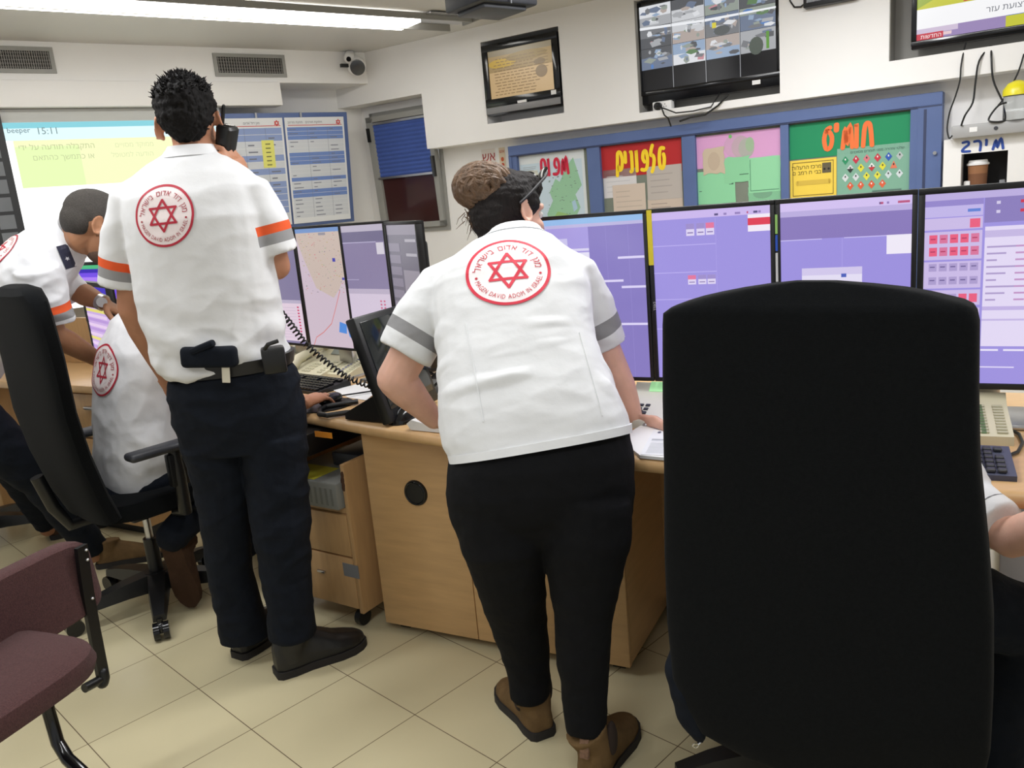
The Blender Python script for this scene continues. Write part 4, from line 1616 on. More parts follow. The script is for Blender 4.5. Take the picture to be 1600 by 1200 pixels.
it += stroke([(.12, 0), (.2, .07), (.38, .12), (.58, .2), (.7, .32), (.85, .48)], .008, (214, 130, 130), .63, 4)
s0, s1 = lrange(467, 543)
monitor('monitor showing a beige street map in the left group', LP, s0, s1, lz0, lz1, it, LG, .010)
it = [rc(0, 0, 1, 1, (140, 130, 164), 0), rc(0, .95, 1, 1, (190, 182, 200), 1), rc(0, .87, 1, .95, (120, 114, 144), 1), rc(0, .862, .8, .87, (180, 172, 204), 2), rc(.8, .77, .97, .86, (214, 208, 220), 3), rc(0, .57, .3, .575, (180, 172, 204), 2), rc(.0, .02, 1, .5, (214, 200, 220), 2), rc(0, .46, 1, .5, (190, 178, 200), 3)]
for k in range(12):
    it.append(rc(.74, .1 + k * .027, .78, .114 + k * .027, (206, 110, 140), 4))
    it.append(rc(.82, .1 + k * .027, .86, .114 + k * .027, (206, 110, 140), 4))
s0, s1 = lrange(540, 611)
monitor('third monitor of the left group, pale grey page, right of the street map', LP, s0, s1, lz0, lz1, it, LG, .010)
LP4 = Pl(LP.px(611, 450), 118)
it = [rc(0, 0, 1, 1, (112, 108, 122), 0), rc(0, .93, 1, 1, (140, 134, 148), 1), rc(.45, .2, 1, .68, (150, 144, 156), 2), rc(.6, .88, .95, .9, (170, 166, 176), 3), rc(.6, .78, .95, .8, (170, 166, 176), 3)]
for k in range(7):
    it.append(rc(.03, .3 + k * .085, .4, .36 + k * .085, (136, 130, 146), 3))
it.append(disc(.88, .33, .09, .06, (70, 150, 210), 4))
monitor('rightmost dim monitor of the left group, seen almost edge on', LP4, -.30, 0, lz0 - .02, lz1 - .005, it, LG, .012, depth=.045)

# dark touch screen on the front edge of the worktop
B0 = onz(612, 662, ZT + .012)
wd_ = yawv(64)
nn = V((math.sin(math.radians(64)), -math.cos(math.radians(64)), 0))
upv = (V((0, 0, 1)) * math.cos(.27) - nn * math.sin(.27))
nf = wd_.cross(upv).normalized()
if nf.dot(nn) < 0:
    nf = -nf
Rt = Matrix((wd_, upv, nf)).transposed()
t = thing('touch_screen', 'black leaning touch screen on the worktop by the woman\'s left elbow', 'screen', B0)
Wt_, Ht_ = .30, .345
MB().box(B0 + wd_ * Wt_ / 2 + upv * Ht_ / 2 - nf * .018, (Wt_, Ht_, .036), Rt, .006).build('casing', BLACK, t)
MB().box(B0 + wd_ * Wt_ / 2 + upv * (Ht_ / 2 + .01) + nf * .001, (Wt_ - .04, Ht_ - .06, .004), Rt, .001).build('glass', mat('dark_glass', (30, 34, 36), .08), t)
ft = onz(540, 655, ZT + .004)
m = MB()
q1 = B0 + wd_ * .03 + upv * .10 - nf * .036
q2 = B0 + wd_ * .03 + upv * .02 - nf * .036
q3 = V((ft.x, ft.y, ZT + .004)) + wd_ * .0
q4 = q3 + V((0, 0, .02))
q2.z = ZT + .004
m.prism([q1, q2, q3, q4], wd_ * .20)
m.build('stand_foot', BLACK, t)

# ------------------------------------------------------------------ phones and small equipment


def frame_at(p, yaw, tilt=0.0):
    """local x = across (right), y = depth (away), z = up, standing on point p, facing yaw"""
    return Matrix.Translation(p) @ Matrix.Rotation(math.radians(yaw - 90), 4, 'Z') @ Matrix.Rotation(tilt, 4, 'X')


def desk_phone(label, p, yaw, w=.20, d=.22, handset=True, addon=False, body=BEIGE, lcd=LCD, colors=None):
    t = thing('desk_phone', label, 'telephone', p, 'telephones on the worktop')
    M_ = frame_at(p, yaw)
    prof = [(-d / 2, .0), (-d / 2, .022), (-d * .2, .04), (d * .25, .062), (d * .42, .088), (d / 2, .082), (d / 2, 0)]
    m = MB(M_)
    m.loft([[V((-w / 2, y, z)) for y, z in prof], [V((w / 2, y, z)) for y, z in prof]])
    o = m.build('body', body, t, ang=30)
    sl = math.atan2(.062 - .022, d * .75)

    def key(m, x, y, kx, ky):
        z = .022 + (y + d / 2) * (.062 - .022) / (d * .75)
        m.box((x, y, z + .002), (kx, ky, .006), Matrix.Rotation(sl, 3, 'X'), .001, 1)
    x0 = -w / 2 + (.07 if handset else .015)
    m = MB(M_)
    if not addon:
        for i in range(4):
            for j in range(3):
                key(m, x0 + .012 + j * .019, -d * .40 + i * .02, .013, .012)
        m.build('keypad', DARKG if body is BEIGE2 else mat('key_cream', (190, 186, 160), .5), t, False)
        m = MB(M_)
        for i in range(6):
            key(m, w / 2 - .03, -d * .40 + i * .018, .026, .009)
    else:
        for i in range(10):
            for j in range(3):
                key(m, -w / 2 + .022 + j * (w - .044) / 2, -d * .42 + i * d * .07, .022, .008)
    m.build('function_keys', DARKG if body is BEIGE2 else mat('key_cream', (190, 186, 160), .5), t, False)
    if colors:
        m = MB(M_)
        for i in range(10):
            key(m, 0, -d * .42 + i * d * .07, .012, .009)
        m.build('key_labels', mat('key_label', colors, .6), t, False)
    if not addon:
        z = .070
        m = MB(M_)
        R_ = Matrix.Rotation(math.radians(38), 3, 'X')
        m.box((.03 if handset else 0, d * .35, .079), (w * .5, .036, .004), R_, .001, 1)
        m.build('lcd_panel', lcd, t, False)
        if handset:
            hx = -w / 2 + .03
            m = MB(M_)
            m.tube([(hx, -d * .42, .05), (hx, -d * .3, .072), (hx, 0, .09), (hx, d * .3, .108), (hx, d * .42, .10)], [.022, .021, .017, .021, .022], 14, dome=True)
            h = m.build('handset', body, t)
    return t


def surf(px, py, z=ZT):
    p = onz(px, py, z)
    return V((p.x, p.y, ZT))


desk_phone('beige telephone half behind the standing man\'s belt', surf(446, 578), 50, .20, .20)
desk_phone('middle beige telephone with handset and grey display left of the coiled cord', surf(508, 583), 50, .22, .22)
desk_phone('beige telephone key module with blue labels beside the black touch screen', surf(556, 585), 50, .13, .20, False, True, colors=(112, 116, 170))
desk_phone('pale telephone with green display beside the woman\'s right hand', surf(1030, 655), 62, .18, .20, False, False, BEIGE2, LCDG)
desk_phone('beige telephone key module at far right beside the big black chair', surf(1531, 679), 66, .12, .17, False, True, colors=(120, 150, 110))


def keyboard(label, p, yaw, L=.44, m_=BLACK, cols=20):
    t = thing('keyboard', label, 'keyboard', p, 'keyboards on the worktop')
    M_ = frame_at(p, yaw)
    m = MB(M_)
    prof = [(-.08, 0), (-.08, .012), (.08, .026), (.08, 0)]
    m.loft([[V((-L / 2, y, z)) for y, z in prof], [V((L / 2, y, z)) for y, z in prof]])
    m.build('body', m_, t, False)
    m = MB(M_)
    for i in range(6):
        for j in range(cols):
            if i == 4 and j % 5 == 4:
                continue
            x = -L / 2 + .015 + (L - .03) * (j + .5) / cols
            y = -.062 + i * .0225
            z = .012 + (y + .08) * .014 / .16
            m.box((x, y, z + .004), ((L - .03) / cols * .82, .018, .008), None, .002, 1)
    m.build('keys', BLACKG if m_ is BLACK else DARKG, t, False)
    return t


keyboard('black keyboard on the worktop beside the hand on the mouse', surf(470, 603), 48)
kb = frame_at(surf(1578, 733), 64)
keyboard('dark blue-grey keyboard at the far right edge', kb @ V((-.215, .0, 0)), 64, .44, mat('blue_grey_plastic', (74, 78, 98), .5), 20)

P = [surf(x, y) + V((0, 0, .006)) for x, y in ((1560, 672), (1578, 674), (1592, 682), (1598, 696), (1590, 710), (1575, 716))]
tag(MB().tube(P, .004, 8).build('cable', BLACK), 'black cable curling behind the keyboard at the far right', 'cable')
# mouse mat and mouse
mp_ = surf(508, 634)
m = MB()
m.tube([mp_, mp_ + V((0, 0, .004))], .10, 40)
o = m.build('mouse_mat', BLACK)
tag(o, 'round black mouse mat near the edge of the worktop', 'mouse mat')
mo = mp_ + V((.018, .02, .004))
t = thing('computer_mouse', 'black computer mouse under the seated man\'s hand', 'mouse', mo)
m = MB(frame_at(mo, 60))
m.ell((0, 0, .014), (.03, .055, .022))
m.build('body', BLACKG, t)
tag(MB().tube([mo + V((.03, .05, .012)), mo + V((.08, .09, .006)), mo + V((.16, .12, .005)), mo + V((.26, .12, .005)), mo + V((.34, .20, .005))], .003, 8).build('cable', BLACK), 'thin mouse cable running over the white sheet', 'cable')


def paper(label, pts, z, h=.003, m_=PAPER, group='papers on the worktop', items=None, name='paper_sheet'):
    m = MB()
    P = [onz(x, y, z) for x, y in pts]
    m.prism(P, (0, 0, h))
    o = m.build(name, m_, None, False)
    tag(o, label, 'paper', group)
    return o


paper('white sheet between the mouse mat and the black touch screen', [(520, 610), (570, 598), (590, 612), (572, 626), (545, 622)], ZT + .001, .002)
paper('stack of white forms under the woman\'s right hand', [(968, 690), (1012, 662), (1062, 664), (1110, 705), (1062, 722), (1000, 716)], ZT + .001, .008)
# printed lines on the forms
P0 = onz(1000, 710, ZT + .0102)
X0 = (onz(1062, 712, ZT + .0102) - P0)
Y0 = (onz(1022, 670, ZT + .0102) - P0)
X0.z = Y0.z = 0
r_ = random.Random(6)
it = [rc(0, 0, 1, 1, (228, 230, 234), 0), rc(.1, .55, .95, .58, (150, 154, 160), 1), rc(.1, .50, .95, .55, (200, 204, 210), 1)]
for k in range(9):
    it.append(rc(.12, .06 + k * .045, r_.uniform(.5, .9), .068 + k * .045, (150, 156, 164), 1))
it += [disc(.2, .85, .05, .04, (90, 96, 120), 1), disc(.45, .8, .04, .03, (100, 104, 120), 1), disc(.75, .78, .02, .02, (70, 70, 80), 1)]
o = art('printed_form', P0, X0, Y0, it, ART)
tag(o, 'printed form lying on top of the white stack by the woman\'s hand', 'paper', 'papers on the worktop')
# folded papers under the woman's left hand
p0 = onz(660, 684, ZT)
m = MB()
pts = []
n_ = yawv(146)
f_ = V((-n_.y, n_.x, 0)) * -1
if f_.y < 0:
    f_ = -f_
rings = []
for k in range(3):
    q = p0 + f_ * (.05 + k * .08)
    rings.append([q + n_ * .085 + V((0, 0, .002)), q + n_ * -.10 + V((0, 0, .003)), q + n_ * -.10 + V((0, 0, .012)), q + n_ * .02 + V((0, 0, .024)), q + n_ * .08 + V((0, 0, .034)), q + n_ * .10 + V((0, 0, .02))])
m.loft(rings)
tag(m.build('folded_papers', PAPER), 'folded white papers at the worktop edge under the woman\'s left hand', 'paper', 'papers on the worktop')
# black headset base right of the touch screen
p0 = onz(636, 655, ZT)
m = MB(frame_at(V((p0.x, p0.y, ZT)), 60))
m.loft([[V((.055 * math.cos(a * .3142), .075 * math.sin(a * .3142), 0)) for a in range(20)], [V((.055 * math.cos(a * .3142), .075 * math.sin(a * .3142), .014)) for a in range(20)], [V((.045 * math.cos(a * .3142), .06 * math.sin(a * .3142) + .01, .04)) for a in range(20)], [V((.02 * math.cos(a * .3142), .03 * math.sin(a * .3142) + .03, .055)) for a in range(20)]])
tag(m.build('charger_base', BLACKG), 'small black charger base at the worktop edge right of the touch screen', 'charger')
# tangle of cables behind the woman's arm
r_ = random.Random(12)
cc = surf(684, 612)
for k, (mm_, lab) in enumerate(((BLACK, 'black cable in the tangle behind the woman\'s left arm'), (DARKG, 'dark grey cable in the tangle behind the woman\'s left arm'), (BLUEC, 'blue cable in the tangle behind the woman\'s left arm'))):
    P = []
    a = r_.random() * 6
    for i in range(26):
        a += .55
        q = cc + V((.06 * math.cos(a + k) + r_.uniform(-.02, .02) + .04 * k, .06 * math.sin(a * 1.3) + r_.uniform(-.02, .02), .02 + .09 * abs(math.sin(a * .7 + k)) + .02 * k))
        P.append(q)
    tag(MB().tube(P, .005, 8).build('cable', mm_), lab, 'cable', 'tangled cables behind the woman')
# thick loop of cable on the worktop edge
P = [surf(x, y) + V((0, 0, .011)) for x, y in ((560, 632), (535, 636), (510, 640), (500, 645), (500, 652), (512, 654), (540, 650), (562, 648), (580, 640))]
tag(MB().tube(P, .009, 10).build('thick_cable', BLACK), 'thick black cable loop lying on the worktop edge before the touch screen', 'cable')

# coiled cord of the handset


def coil(path, r, wire_r, turns):
    L_ = [0]
    for i in range(1, len(path)):
        L_.append(L_[-1] + (path[i] - path[i - 1]).length)
    N_ = turns * 9
    out = []
    for k in range(N_ + 1):
        s_ = L_[-1] * k / N_
        i = 1
        while i < len(path) - 1 and L_[i] < s_:
            i += 1
        u = (s_ - L_[i - 1]) / max(1e-6, L_[i] - L_[i - 1])
        p = path[i - 1].lerp(path[i], u)
        tg = (path[i] - path[i - 1]).normalized()
        x = tg.orthogonal().normalized() if abs(tg.z) > .99 else V((0, 0, 1)).cross(tg).normalized()
        y = tg.cross(x)
        a = 2 * math.pi * turns * k / N_
        out.append(p + x * r * math.cos(a) + y * r * math.sin(a))
    return out


path = [at(350, 262, 2.62), at(372, 330, 2.66), at(400, 400, 2.69), at(432, 476, 2.70), at(455, 508, 2.74), at(480, 540, 2.77), at(510, 566, 2.79), at(540, 588, 2.81), at(570, 600, 2.80), at(592, 606, 2.78)]
sm = []
for i in range(len(path) - 1):
    p0_, p1_, p2_, p3_ = path[max(i - 1, 0)], path[i], path[i + 1], path[min(i + 2, len(path) - 1)]
    for k in range(6):
        u = k / 6
        sm.append(.5 * ((2 * p1_) + (p2_ - p0_) * u + (2 * p0_ - 5 * p1_ + 4 * p2_ - p3_) * u * u + (3 * p1_ - p0_ - 3 * p2_ + p3_) * u ** 3))
sm.append(path[-1])
tag(MB().tube(coil(sm, .0095, .0028, 62), .0032, 6).build('coiled_cord', BLACK), 'black coiled cord stretching from the man\'s handset to the touch screen', 'cord')

# ------------------------------------------------------------------ second desk at the far left with two screens
zD = .72
dl = at(118, 600, 3.75)
D2 = Pl(dl, 150)
t = thing('side_desk', 'light wood desk with drawers half hidden behind the tall chair at left', 'desk', D2.P(0, 0, -.3))
MB().pbox(D2, -.52, .9, .70, .735, -.42, .02, .004).build('desk_top', WOODT, t)
MB().pbox(D2, -.30, .10, .05, .70, -.40, -.02, .003).build('drawer_body', WOODD, t)
for z0_, z1_ in ((.06, .26), (.27, .47), (.48, .69)):
    d = MB().pbox(D2, -.29, .09, z0_, z1_, -.02, 0, .003).build('drawer', WOODD, t)
    MB().pbox(D2, -.14, -.05, z1_ - .07, z1_ - .055, 0, .02, .003).build('handle', SILVER, d)
MB().pbox(D2, -.52, .9, .735, .98, -.43, -.41, .003).build('back_panel', WOODD, t)
MB().pbox(D2, .86, .9, 0, .70, -.40, 0, .003).build('side_panel', WOODD, t)
MB().pbox(D2, -.30, .10, 0, .05, -.38, -.05).build('plinth', BLACK, t)
# front purple-yellow screen
SA = Pl(at(140, 500, 3.55), 128)
it = [rc(0, 0, 1, 1, (206, 176, 230), 0), rc(0, .93, 1, 1, (60, 40, 190), 1), rc(.1, .945, .5, .99, (220, 220, 236), 2)]
for k in range(9):
    it.append(rc(0, .08 + k * .095, 1, .11 + k * .095, (232, 222, 120) if k % 3 == 1 else (186, 150, 220), 2))
    it.append(rc(0, .12 + k * .095, .8, .15 + k * .095, (232, 206, 240), 2))
s1 = SA.sz(125, 450)[0]
z1_ = SA.px(128, 440).z
t = monitor('purple and yellow striped monitor on the side desk below the bending man', SA, s1 - .46, s1, .75, z1_, it, 'monitors on the side desk', .018, base=False)
MB().pbox(SA, s1 - .30, s1 - .16, .72, .76, -.10, -.01, .004).build('stand_base', BLACK, t)
# rear violet screen
SB_ = Pl(at(150, 425, 4.05), 140)
it = [rc(0, 0, 1, 1, (120, 80, 236), 0), rc(0, .86, 1, .93, (60, 40, 180), 1), rc(0, .93, 1, 1, (80, 190, 130), 1), rc(0, .70, 1, .78, (176, 130, 250), 1), rc(0, .08, 1, .13, (90, 190, 140), 1)]
s1 = SB_.sz(119, 425)[0]
z1_ = SB_.px(125, 410).z
t = monitor('violet monitor with green lines behind the bending man\'s arm', SB_, s1 - .48, s1, z1_ - .30, z1_, it, 'monitors on the side desk', .016, base=False)
MB().pbox(SB_, s1 - .30, s1 - .20, .735, z1_ - .15, -.09, -.045, .004).build('stand_neck', BLACK, t)
MB().pbox(SB_, s1 - .36, s1 - .14, .735, .75, -.16, .02, .004).build('stand_base', BLACK, t)

# ================================================================== CHAIRS


def superring(c, lat, fw, a, b, p=2.4, n=28):
    out = []
    for k in range(n):
        t = 2 * math.pi * k / n
        ct, st = math.cos(t), math.sin(t)
        out.append(c + lat * (a * math.copysign(abs(ct) ** (2 / p), ct)) + fw * (b * math.copysign(abs(st) ** (2 / p), st)))
    return out


def perp(fw, lat):
    f = fw - lat * fw.dot(lat)
    return f.normalized()


def star_base(t, M_, r=.30, hub_z=.10, seat_z=.44, rot0=0.0, chrome_col=True):
    m = MB(M_)
    m.tube([(0, 0, .07), (0, 0, .14)], .045, 18)
    m.build('hub', BLACK, t)
    for k in range(5):
        a = rot0 + k * 2 * math.pi / 5
        d = V((math.cos(a), math.sin(a), 0))
        n = V((-d.y, d.x, 0))
        m = MB(M_)
        rings = []
        for (s_, w_, z0, z1) in ((.02, .040, .07, .14), (.12, .036, .075, .13), (r * .75, .028, .072, .112), (r, .022, .068, .092)):
            q = d * s_
            rings.append([q + n * w_ + V((0, 0, z0)), q - n * w_ + V((0, 0, z0)), q - n * w_ * .8 + V((0, 0, z1)), q + n * w_ * .8 + V((0, 0, z1))])
        m.loft(rings)
        leg = m.build('base_leg', BLACK, t, ang=40)
        m = MB(M_)
        q = d * r
        for s_ in (-1, 1):
            c = q + n * .016 * s_ + V((0, 0, .032))
            m.cyl(c - n * .010, c + n * .010, .031, n=20)
        m.tube([q + V((0, 0, .035)), q + V((0, 0, .08))], .010, 10)
        m.ell(q + V((0, 0, .045)), (.022, .022, .022))
        m.build('castor', BLACKG, leg)
    m = MB(M_)
    m.tube([(0, 0, .12), (0, 0, .27)], .026, 18)
    m.build('gas_cover', BLACK, t)
    MB(M_).tube([(0, 0, .25), (0, 0, seat_z)], .014, 16).build('gas_column', SILVER if chrome_col else BLACK, t)


def seat_pad(t, M_, w, d, z, y0=0.0):
    m = MB(M_)
    rings = []
    for k, (s_, zz) in enumerate(((.80, z - .045), (.97, z - .03), (1, z), (.97, z + .03), (.8, z + .042), (.3, z + .045))):
        rings.append(superring(V((0, y0, zz)), V((1, 0, 0)), V((0, 1, 0)), w / 2 * s_, d / 2 * s_, 4.0, 32))
    m.loft(rings)
    m.build('seat', FABB, t)
    MB(M_).box((0, y0, z - .06), (w * .5, d * .5, .035), None, .01).build('seat_plate', BLACK, t)


# ---- tall chair of the seated dispatcher
CB = V((-1.42, 2.93, 0))
t = thing('office_chair', 'tall black office chair at left carrying the seated man', 'office chair', CB, 'black office chairs on castors')
F48 = math.radians(48 - 90)
MC = Matrix.Translation(CB) @ Matrix.Rotation(F48, 4, 'Z')
star_base(t, MC, .31, rot0=math.radians(-68 + 42), seat_z=.43)
seat_pad(t, MC, .48, .46, .46, .02)
latC = yawv(-42)
fwC = yawv(48)
rings = []
for (x, y, Y, a) in ((22, 447, 2.60, .10), (24, 456, 2.605, .16), (28, 472, 2.61, .195), (34, 500, 2.62, .215), (50, 560, 2.64, .225), (68, 640, 2.67, .23), (92, 705, 2.71, .225), (122, 765, 2.75, .21), (146, 800, 2.77, .19)):
    c = at(x, y, Y)
    rings.append(superring(c, latC, perp((fwC + V((0, 0, .25))).normalized(), latC), a, .042 if y > 450 else .02, 3.2, 28))
m = MB()
m.loft(rings)
m.build('backrest', FABB, t)
m = MB(MC)
m.tube([(0, -.1, .42), (0, -.26, .42), (0, -.30, .50), (0, -.33, .62)], .022, 12)
m.build('back_bracket', BLACK, t)
for s_ in (1, -1):
    m = MB(MC)
    m.box((.275 * s_, .0, .665), (.07, .27, .03), None, .014, 3)
    pad = m.build('armrest', DARKG, t)
    m = MB(MC)
    m.tube([(.27 * s_, .03, .66), (.275 * s_, .03, .55), (.27 * s_, .03, .42), (.2 * s_, .03, .405)], [.022, .024, .024, .02], 12)
    m.box((.272 * s_, .03, .58), (.035, .07, .12), None, .008)
    m.build('armrest_post', BLACK, pad)
mm = MB(MC)
mm.tube([(.10, .05, .415), (.24, .08, .405), (.27, .085, .40)], .006, 8)
mm.build('lever', SILVER, t)

# ---- big black chair in the right foreground
rows = [(1240, 1310, 439), (1198, 1368, 444), (1160, 1418, 450), (1125, 1455, 457), (1095, 1482, 464), (1072, 1508, 471), (1053, 1521, 478), (1041, 1527, 487), (1040, 1531, 505), (1040, 1530, 620), (1042, 1532, 720), (1043, 1546, 860), (1047, 1553, 960), (1056, 1553, 1050), (1074, 1552, 1090), (1100, 1550, 1132), (1160, 1548, 1168), (1235, 1540, 1202), (1330, 1520, 1238), (1400, 1480, 1255)]
YL, YR = 1.50, 1.22
rings = []
bl, br = at(1042, 720, YL), at(1532, 720, YR)
latD = (br - bl)
latD.z = 0
latD.normalize()
fwD = V((-latD.y, latD.x, 0))
PD = Pl(bl + fwD * .045, math.degrees(math.atan2(latD.y, latD.x)))
for i, (xl, xr, y) in enumerate(rows):
    pl_, pr_ = PD.px(xl, y), PD.px(xr, y)
    c = (pl_ + pr_) / 2
    a = (pr_ - pl_).length / 2
    lat_ = (pr_ - pl_).normalized()
    k = min(1, .25 + i * .12, .2 + (19 - i) * .2)
    bow = .02 * math.sin(min(1, i / 16) * 3.14)
    rings.append(superring(c + fwD * bow * .3, lat_, fwD, a, .05 * k, 5.5, 48))
CD = V((.62, 1.66, 0))
t = thing('office_chair', 'big black high-backed office chair seen from behind in the right foreground', 'office chair', CD, 'black office chairs on castors')
m = MB()
m.loft(rings)
m.build('backrest', FABB, t)
MD = Matrix.Translation(CD) @ Matrix.Rotation(math.atan2(latD.y, latD.x), 4, 'Z')
lg = onz(1100, 1195, .09)
dv = MD.inverted() @ lg
star_base(t, MD, .32, rot0=math.atan2(dv.y, dv.x), seat_z=.43, chrome_col=False)
seat_pad(t, MD, .50, .48, .46, .02)
MB(MD).tube([(0, -.05, .42), (0, -.20, .42), (0, -.235, .50), (0, -.235, .6)], .025, 12).build('back_bracket', BLACK, t)

for s_ in (1, -1):
    m = MB(MD)
    m.box((.285 * s_, .10, .63), (.075, .27, .035), None, .015, 3)
    pad = m.build('armrest', BLACK, t)
    m = MB(MD)
    m.tube([(.283 * s_, .12, .62), (.285 * s_, .12, .52), (.27 * s_, .10, .42), (.2 * s_, .10, .405)], [.022, .024, .024, .02], 12)
    m.build('armrest_post', BLACK, pad)

# dark jacket hanging beside the chair, with zip pull
m = MB()
rings = []
for (xl, xr, y, Y, b) in ((1052, 1072, 985, 1.56, .02), (1046, 1080, 1020, 1.56, .03), (1041, 1090, 1050, 1.55, .035), (1045, 1100, 1080, 1.54, .038), (1055, 1104, 1110, 1.53, .035), (1068, 1103, 1138, 1.52, .028), (1085, 1102, 1154, 1.515, .015)):
    p_, q_ = at(xl, y, Y), at(xr, y + 2, Y - .01)
    rings.append(superring((p_ + q_) / 2, (q_ - p_).normalized(), V((0, 1, 0)), (q_ - p_).length / 2, b, 2.3, 20))
m.loft(rings)
t = thing('jacket', 'dark navy jacket hem hanging beside the lower left of the big black chair', 'jacket', at(1080, 1150, 1.52))
union(m, 'cloth', NAVY, t, .006, 3, lambda co, n: .006 * noise.noise(co * 28))
m = MB()
a = at(1098, 1155, 1.505)
b = at(1090, 1163, 1.50)
m.tube([a, a.lerp(b, .5), b], .0035, 8)
q = at(1087, 1165, 1.50)
m.tube([q + V((math.cos(k * .6283) * .006, 0, math.sin(k * .6283) * .005)) for k in range(10)], .0016, 6, True)
m.build('zip_pull', CHROME, t)

# ---- maroon visitor chair, lower left corner
zs = .45
FR = onz(152, 1052, zs)
dL = (onz(0, 1158, zs) - FR)
dL.z = 0
dL.normalize()
RRp = onz(118, 988, zs)
nF = V((-dL.y, dL.x, 0))
if nF.y > 0:
    nF = -nF                      # towards the sitter's front (camera)
dep = max(.40, abs((FR - RRp).dot(nF)))
ctr = FR + dL * .235 - nF * .0
t = thing('visitor_chair', 'maroon fabric visitor chair with black tube frame at lower left', 'chair', V((ctr.x, ctr.y, 0)) - nF * .2)
sd = .44
m = MB()
cs = FR + dL * .178 - nF * (sd / 2 - .02) + V((0, 0, .040))
rings = []
for (s_, dz, p_) in ((.86, -.050, 4), (.97, -.036, 4), (1, -.014, 4), (.97, .010, 4), (.85, .022, 4), (.3, .018, 4)):
    rings.append(superring(cs + V((0, 0, dz)), -dL, -nF, .235 * s_, sd / 2 * s_, p_, 40))
m.loft(rings)
m.build('seat', FABM, t)
BK = Pl(cs - nF * (sd * .18) + V((0, 0, 0)), math.degrees(math.atan2(dL.y, dL.x)))
zt2 = BK.px(128, 836).z
zb2_ = BK.px(116, 968).z
sr, _ = BK.sz(148, 905)
m = MB()
rings = []
up = V((0, 0, 1))
sgn = 1 if BK.u.dot(dL) > 0 else -1
cen = BK.P(sr, (zt2 + zb2_) / 2) + dL * .225
for (o, k) in ((-.034, .93), (-.026, .99), (-.005, 1), (.012, .99), (.02, .93)):
    rings.append(superring(cen + nF * o, -dL, (up - nF * .12).normalized(), .225 * k, (zt2 - zb2_) / 2 * k, 6, 44))
m.loft(rings)
m.build('backrest', FABM, t)
for s_ in (0, 1):
    off = dL * (.0 if s_ == 0 else .43)
    m = MB()
    P = []
    for (x, y) in ((113, 852), (118, 890), (125, 935), (134, 985), (143, 1030), (148, 1055)):
        P.append(BK.px(x, y) + nF * .03 + off)
    rings = []
    for i, p in enumerate(P):
        rings.append([p + dL * .017 + nF * .006, p - dL * .015 + nF * .006, p - dL * .015 - nF * .006, p + dL * .017 - nF * .006])
    m.loft(rings)
    e = P[-1]
    m.tube([e + V((0, 0, .012)), e + V((0, 0, -.004)), e + dL * .006 + V((0, 0, -.014))], .0155, 12, dome=True)
    m.tube([e + V((0, 0, -.004)), e + dL * .06 + V((0, 0, .004))], .012, 12)
    m.build('side_bar', BLACK, t, ang=40)
    m = MB()
    for (x, y) in ((118, 858), (120, 873), (128, 933)):
        c = BK.px(x, y) + nF * .036 + off
        m.ell(c, (.005, .005, .004), seg=10, rng=6)
    m.build('screw', SILVER, t)
    # legs
    q0_ = onz(76, 1112, .41) + off
    lp = [q0_ + V((0, 0, .02)), q0_, at(88, 1160, q0_.y) + (off if s_ else V((0, 0, 0))) if not s_ else q0_ - V((0, 0, .1)), V((q0_.x, q0_.y, .02)) + nF * .16 - dL * .05]
    if not s_:
        lp = [q0_ + V((0, 0, .02)), q0_, at(90, 1160, q0_.y - .01), at(106, 1186, q0_.y - .03), at(128, 1206, q0_.y - .055), V((q0_.x, q0_.y, .014)) + nF * .22 - dL * .03]
    MB().tube(lp, .0135, 12, dome=True).build('leg', BLACKG, t)
    g_ = V((lp[-1].x, lp[-1].y, .014))
    MB().tube([g_, g_ - nF * .06 + dL * .01, g_ - nF * .5 + dL * .02], .0135, 12, dome=True).build('floor_runner', BLACKG, t)

# dark round edge of another chair back seen at the left border
t = thing('office_chair', 'black wheel base of a chair cut off at the left border', 'office chair', V((-2.6, 3.75, 0)), 'black office chairs on castors')
star_base(t, Matrix.Translation(V((-2.6, 3.75, 0))), .30, rot0=.2)
seat_pad(t, Matrix.Translation(V((-2.6, 3.75, 0))), .46, .46, .46)

# ================================================================== PEOPLE


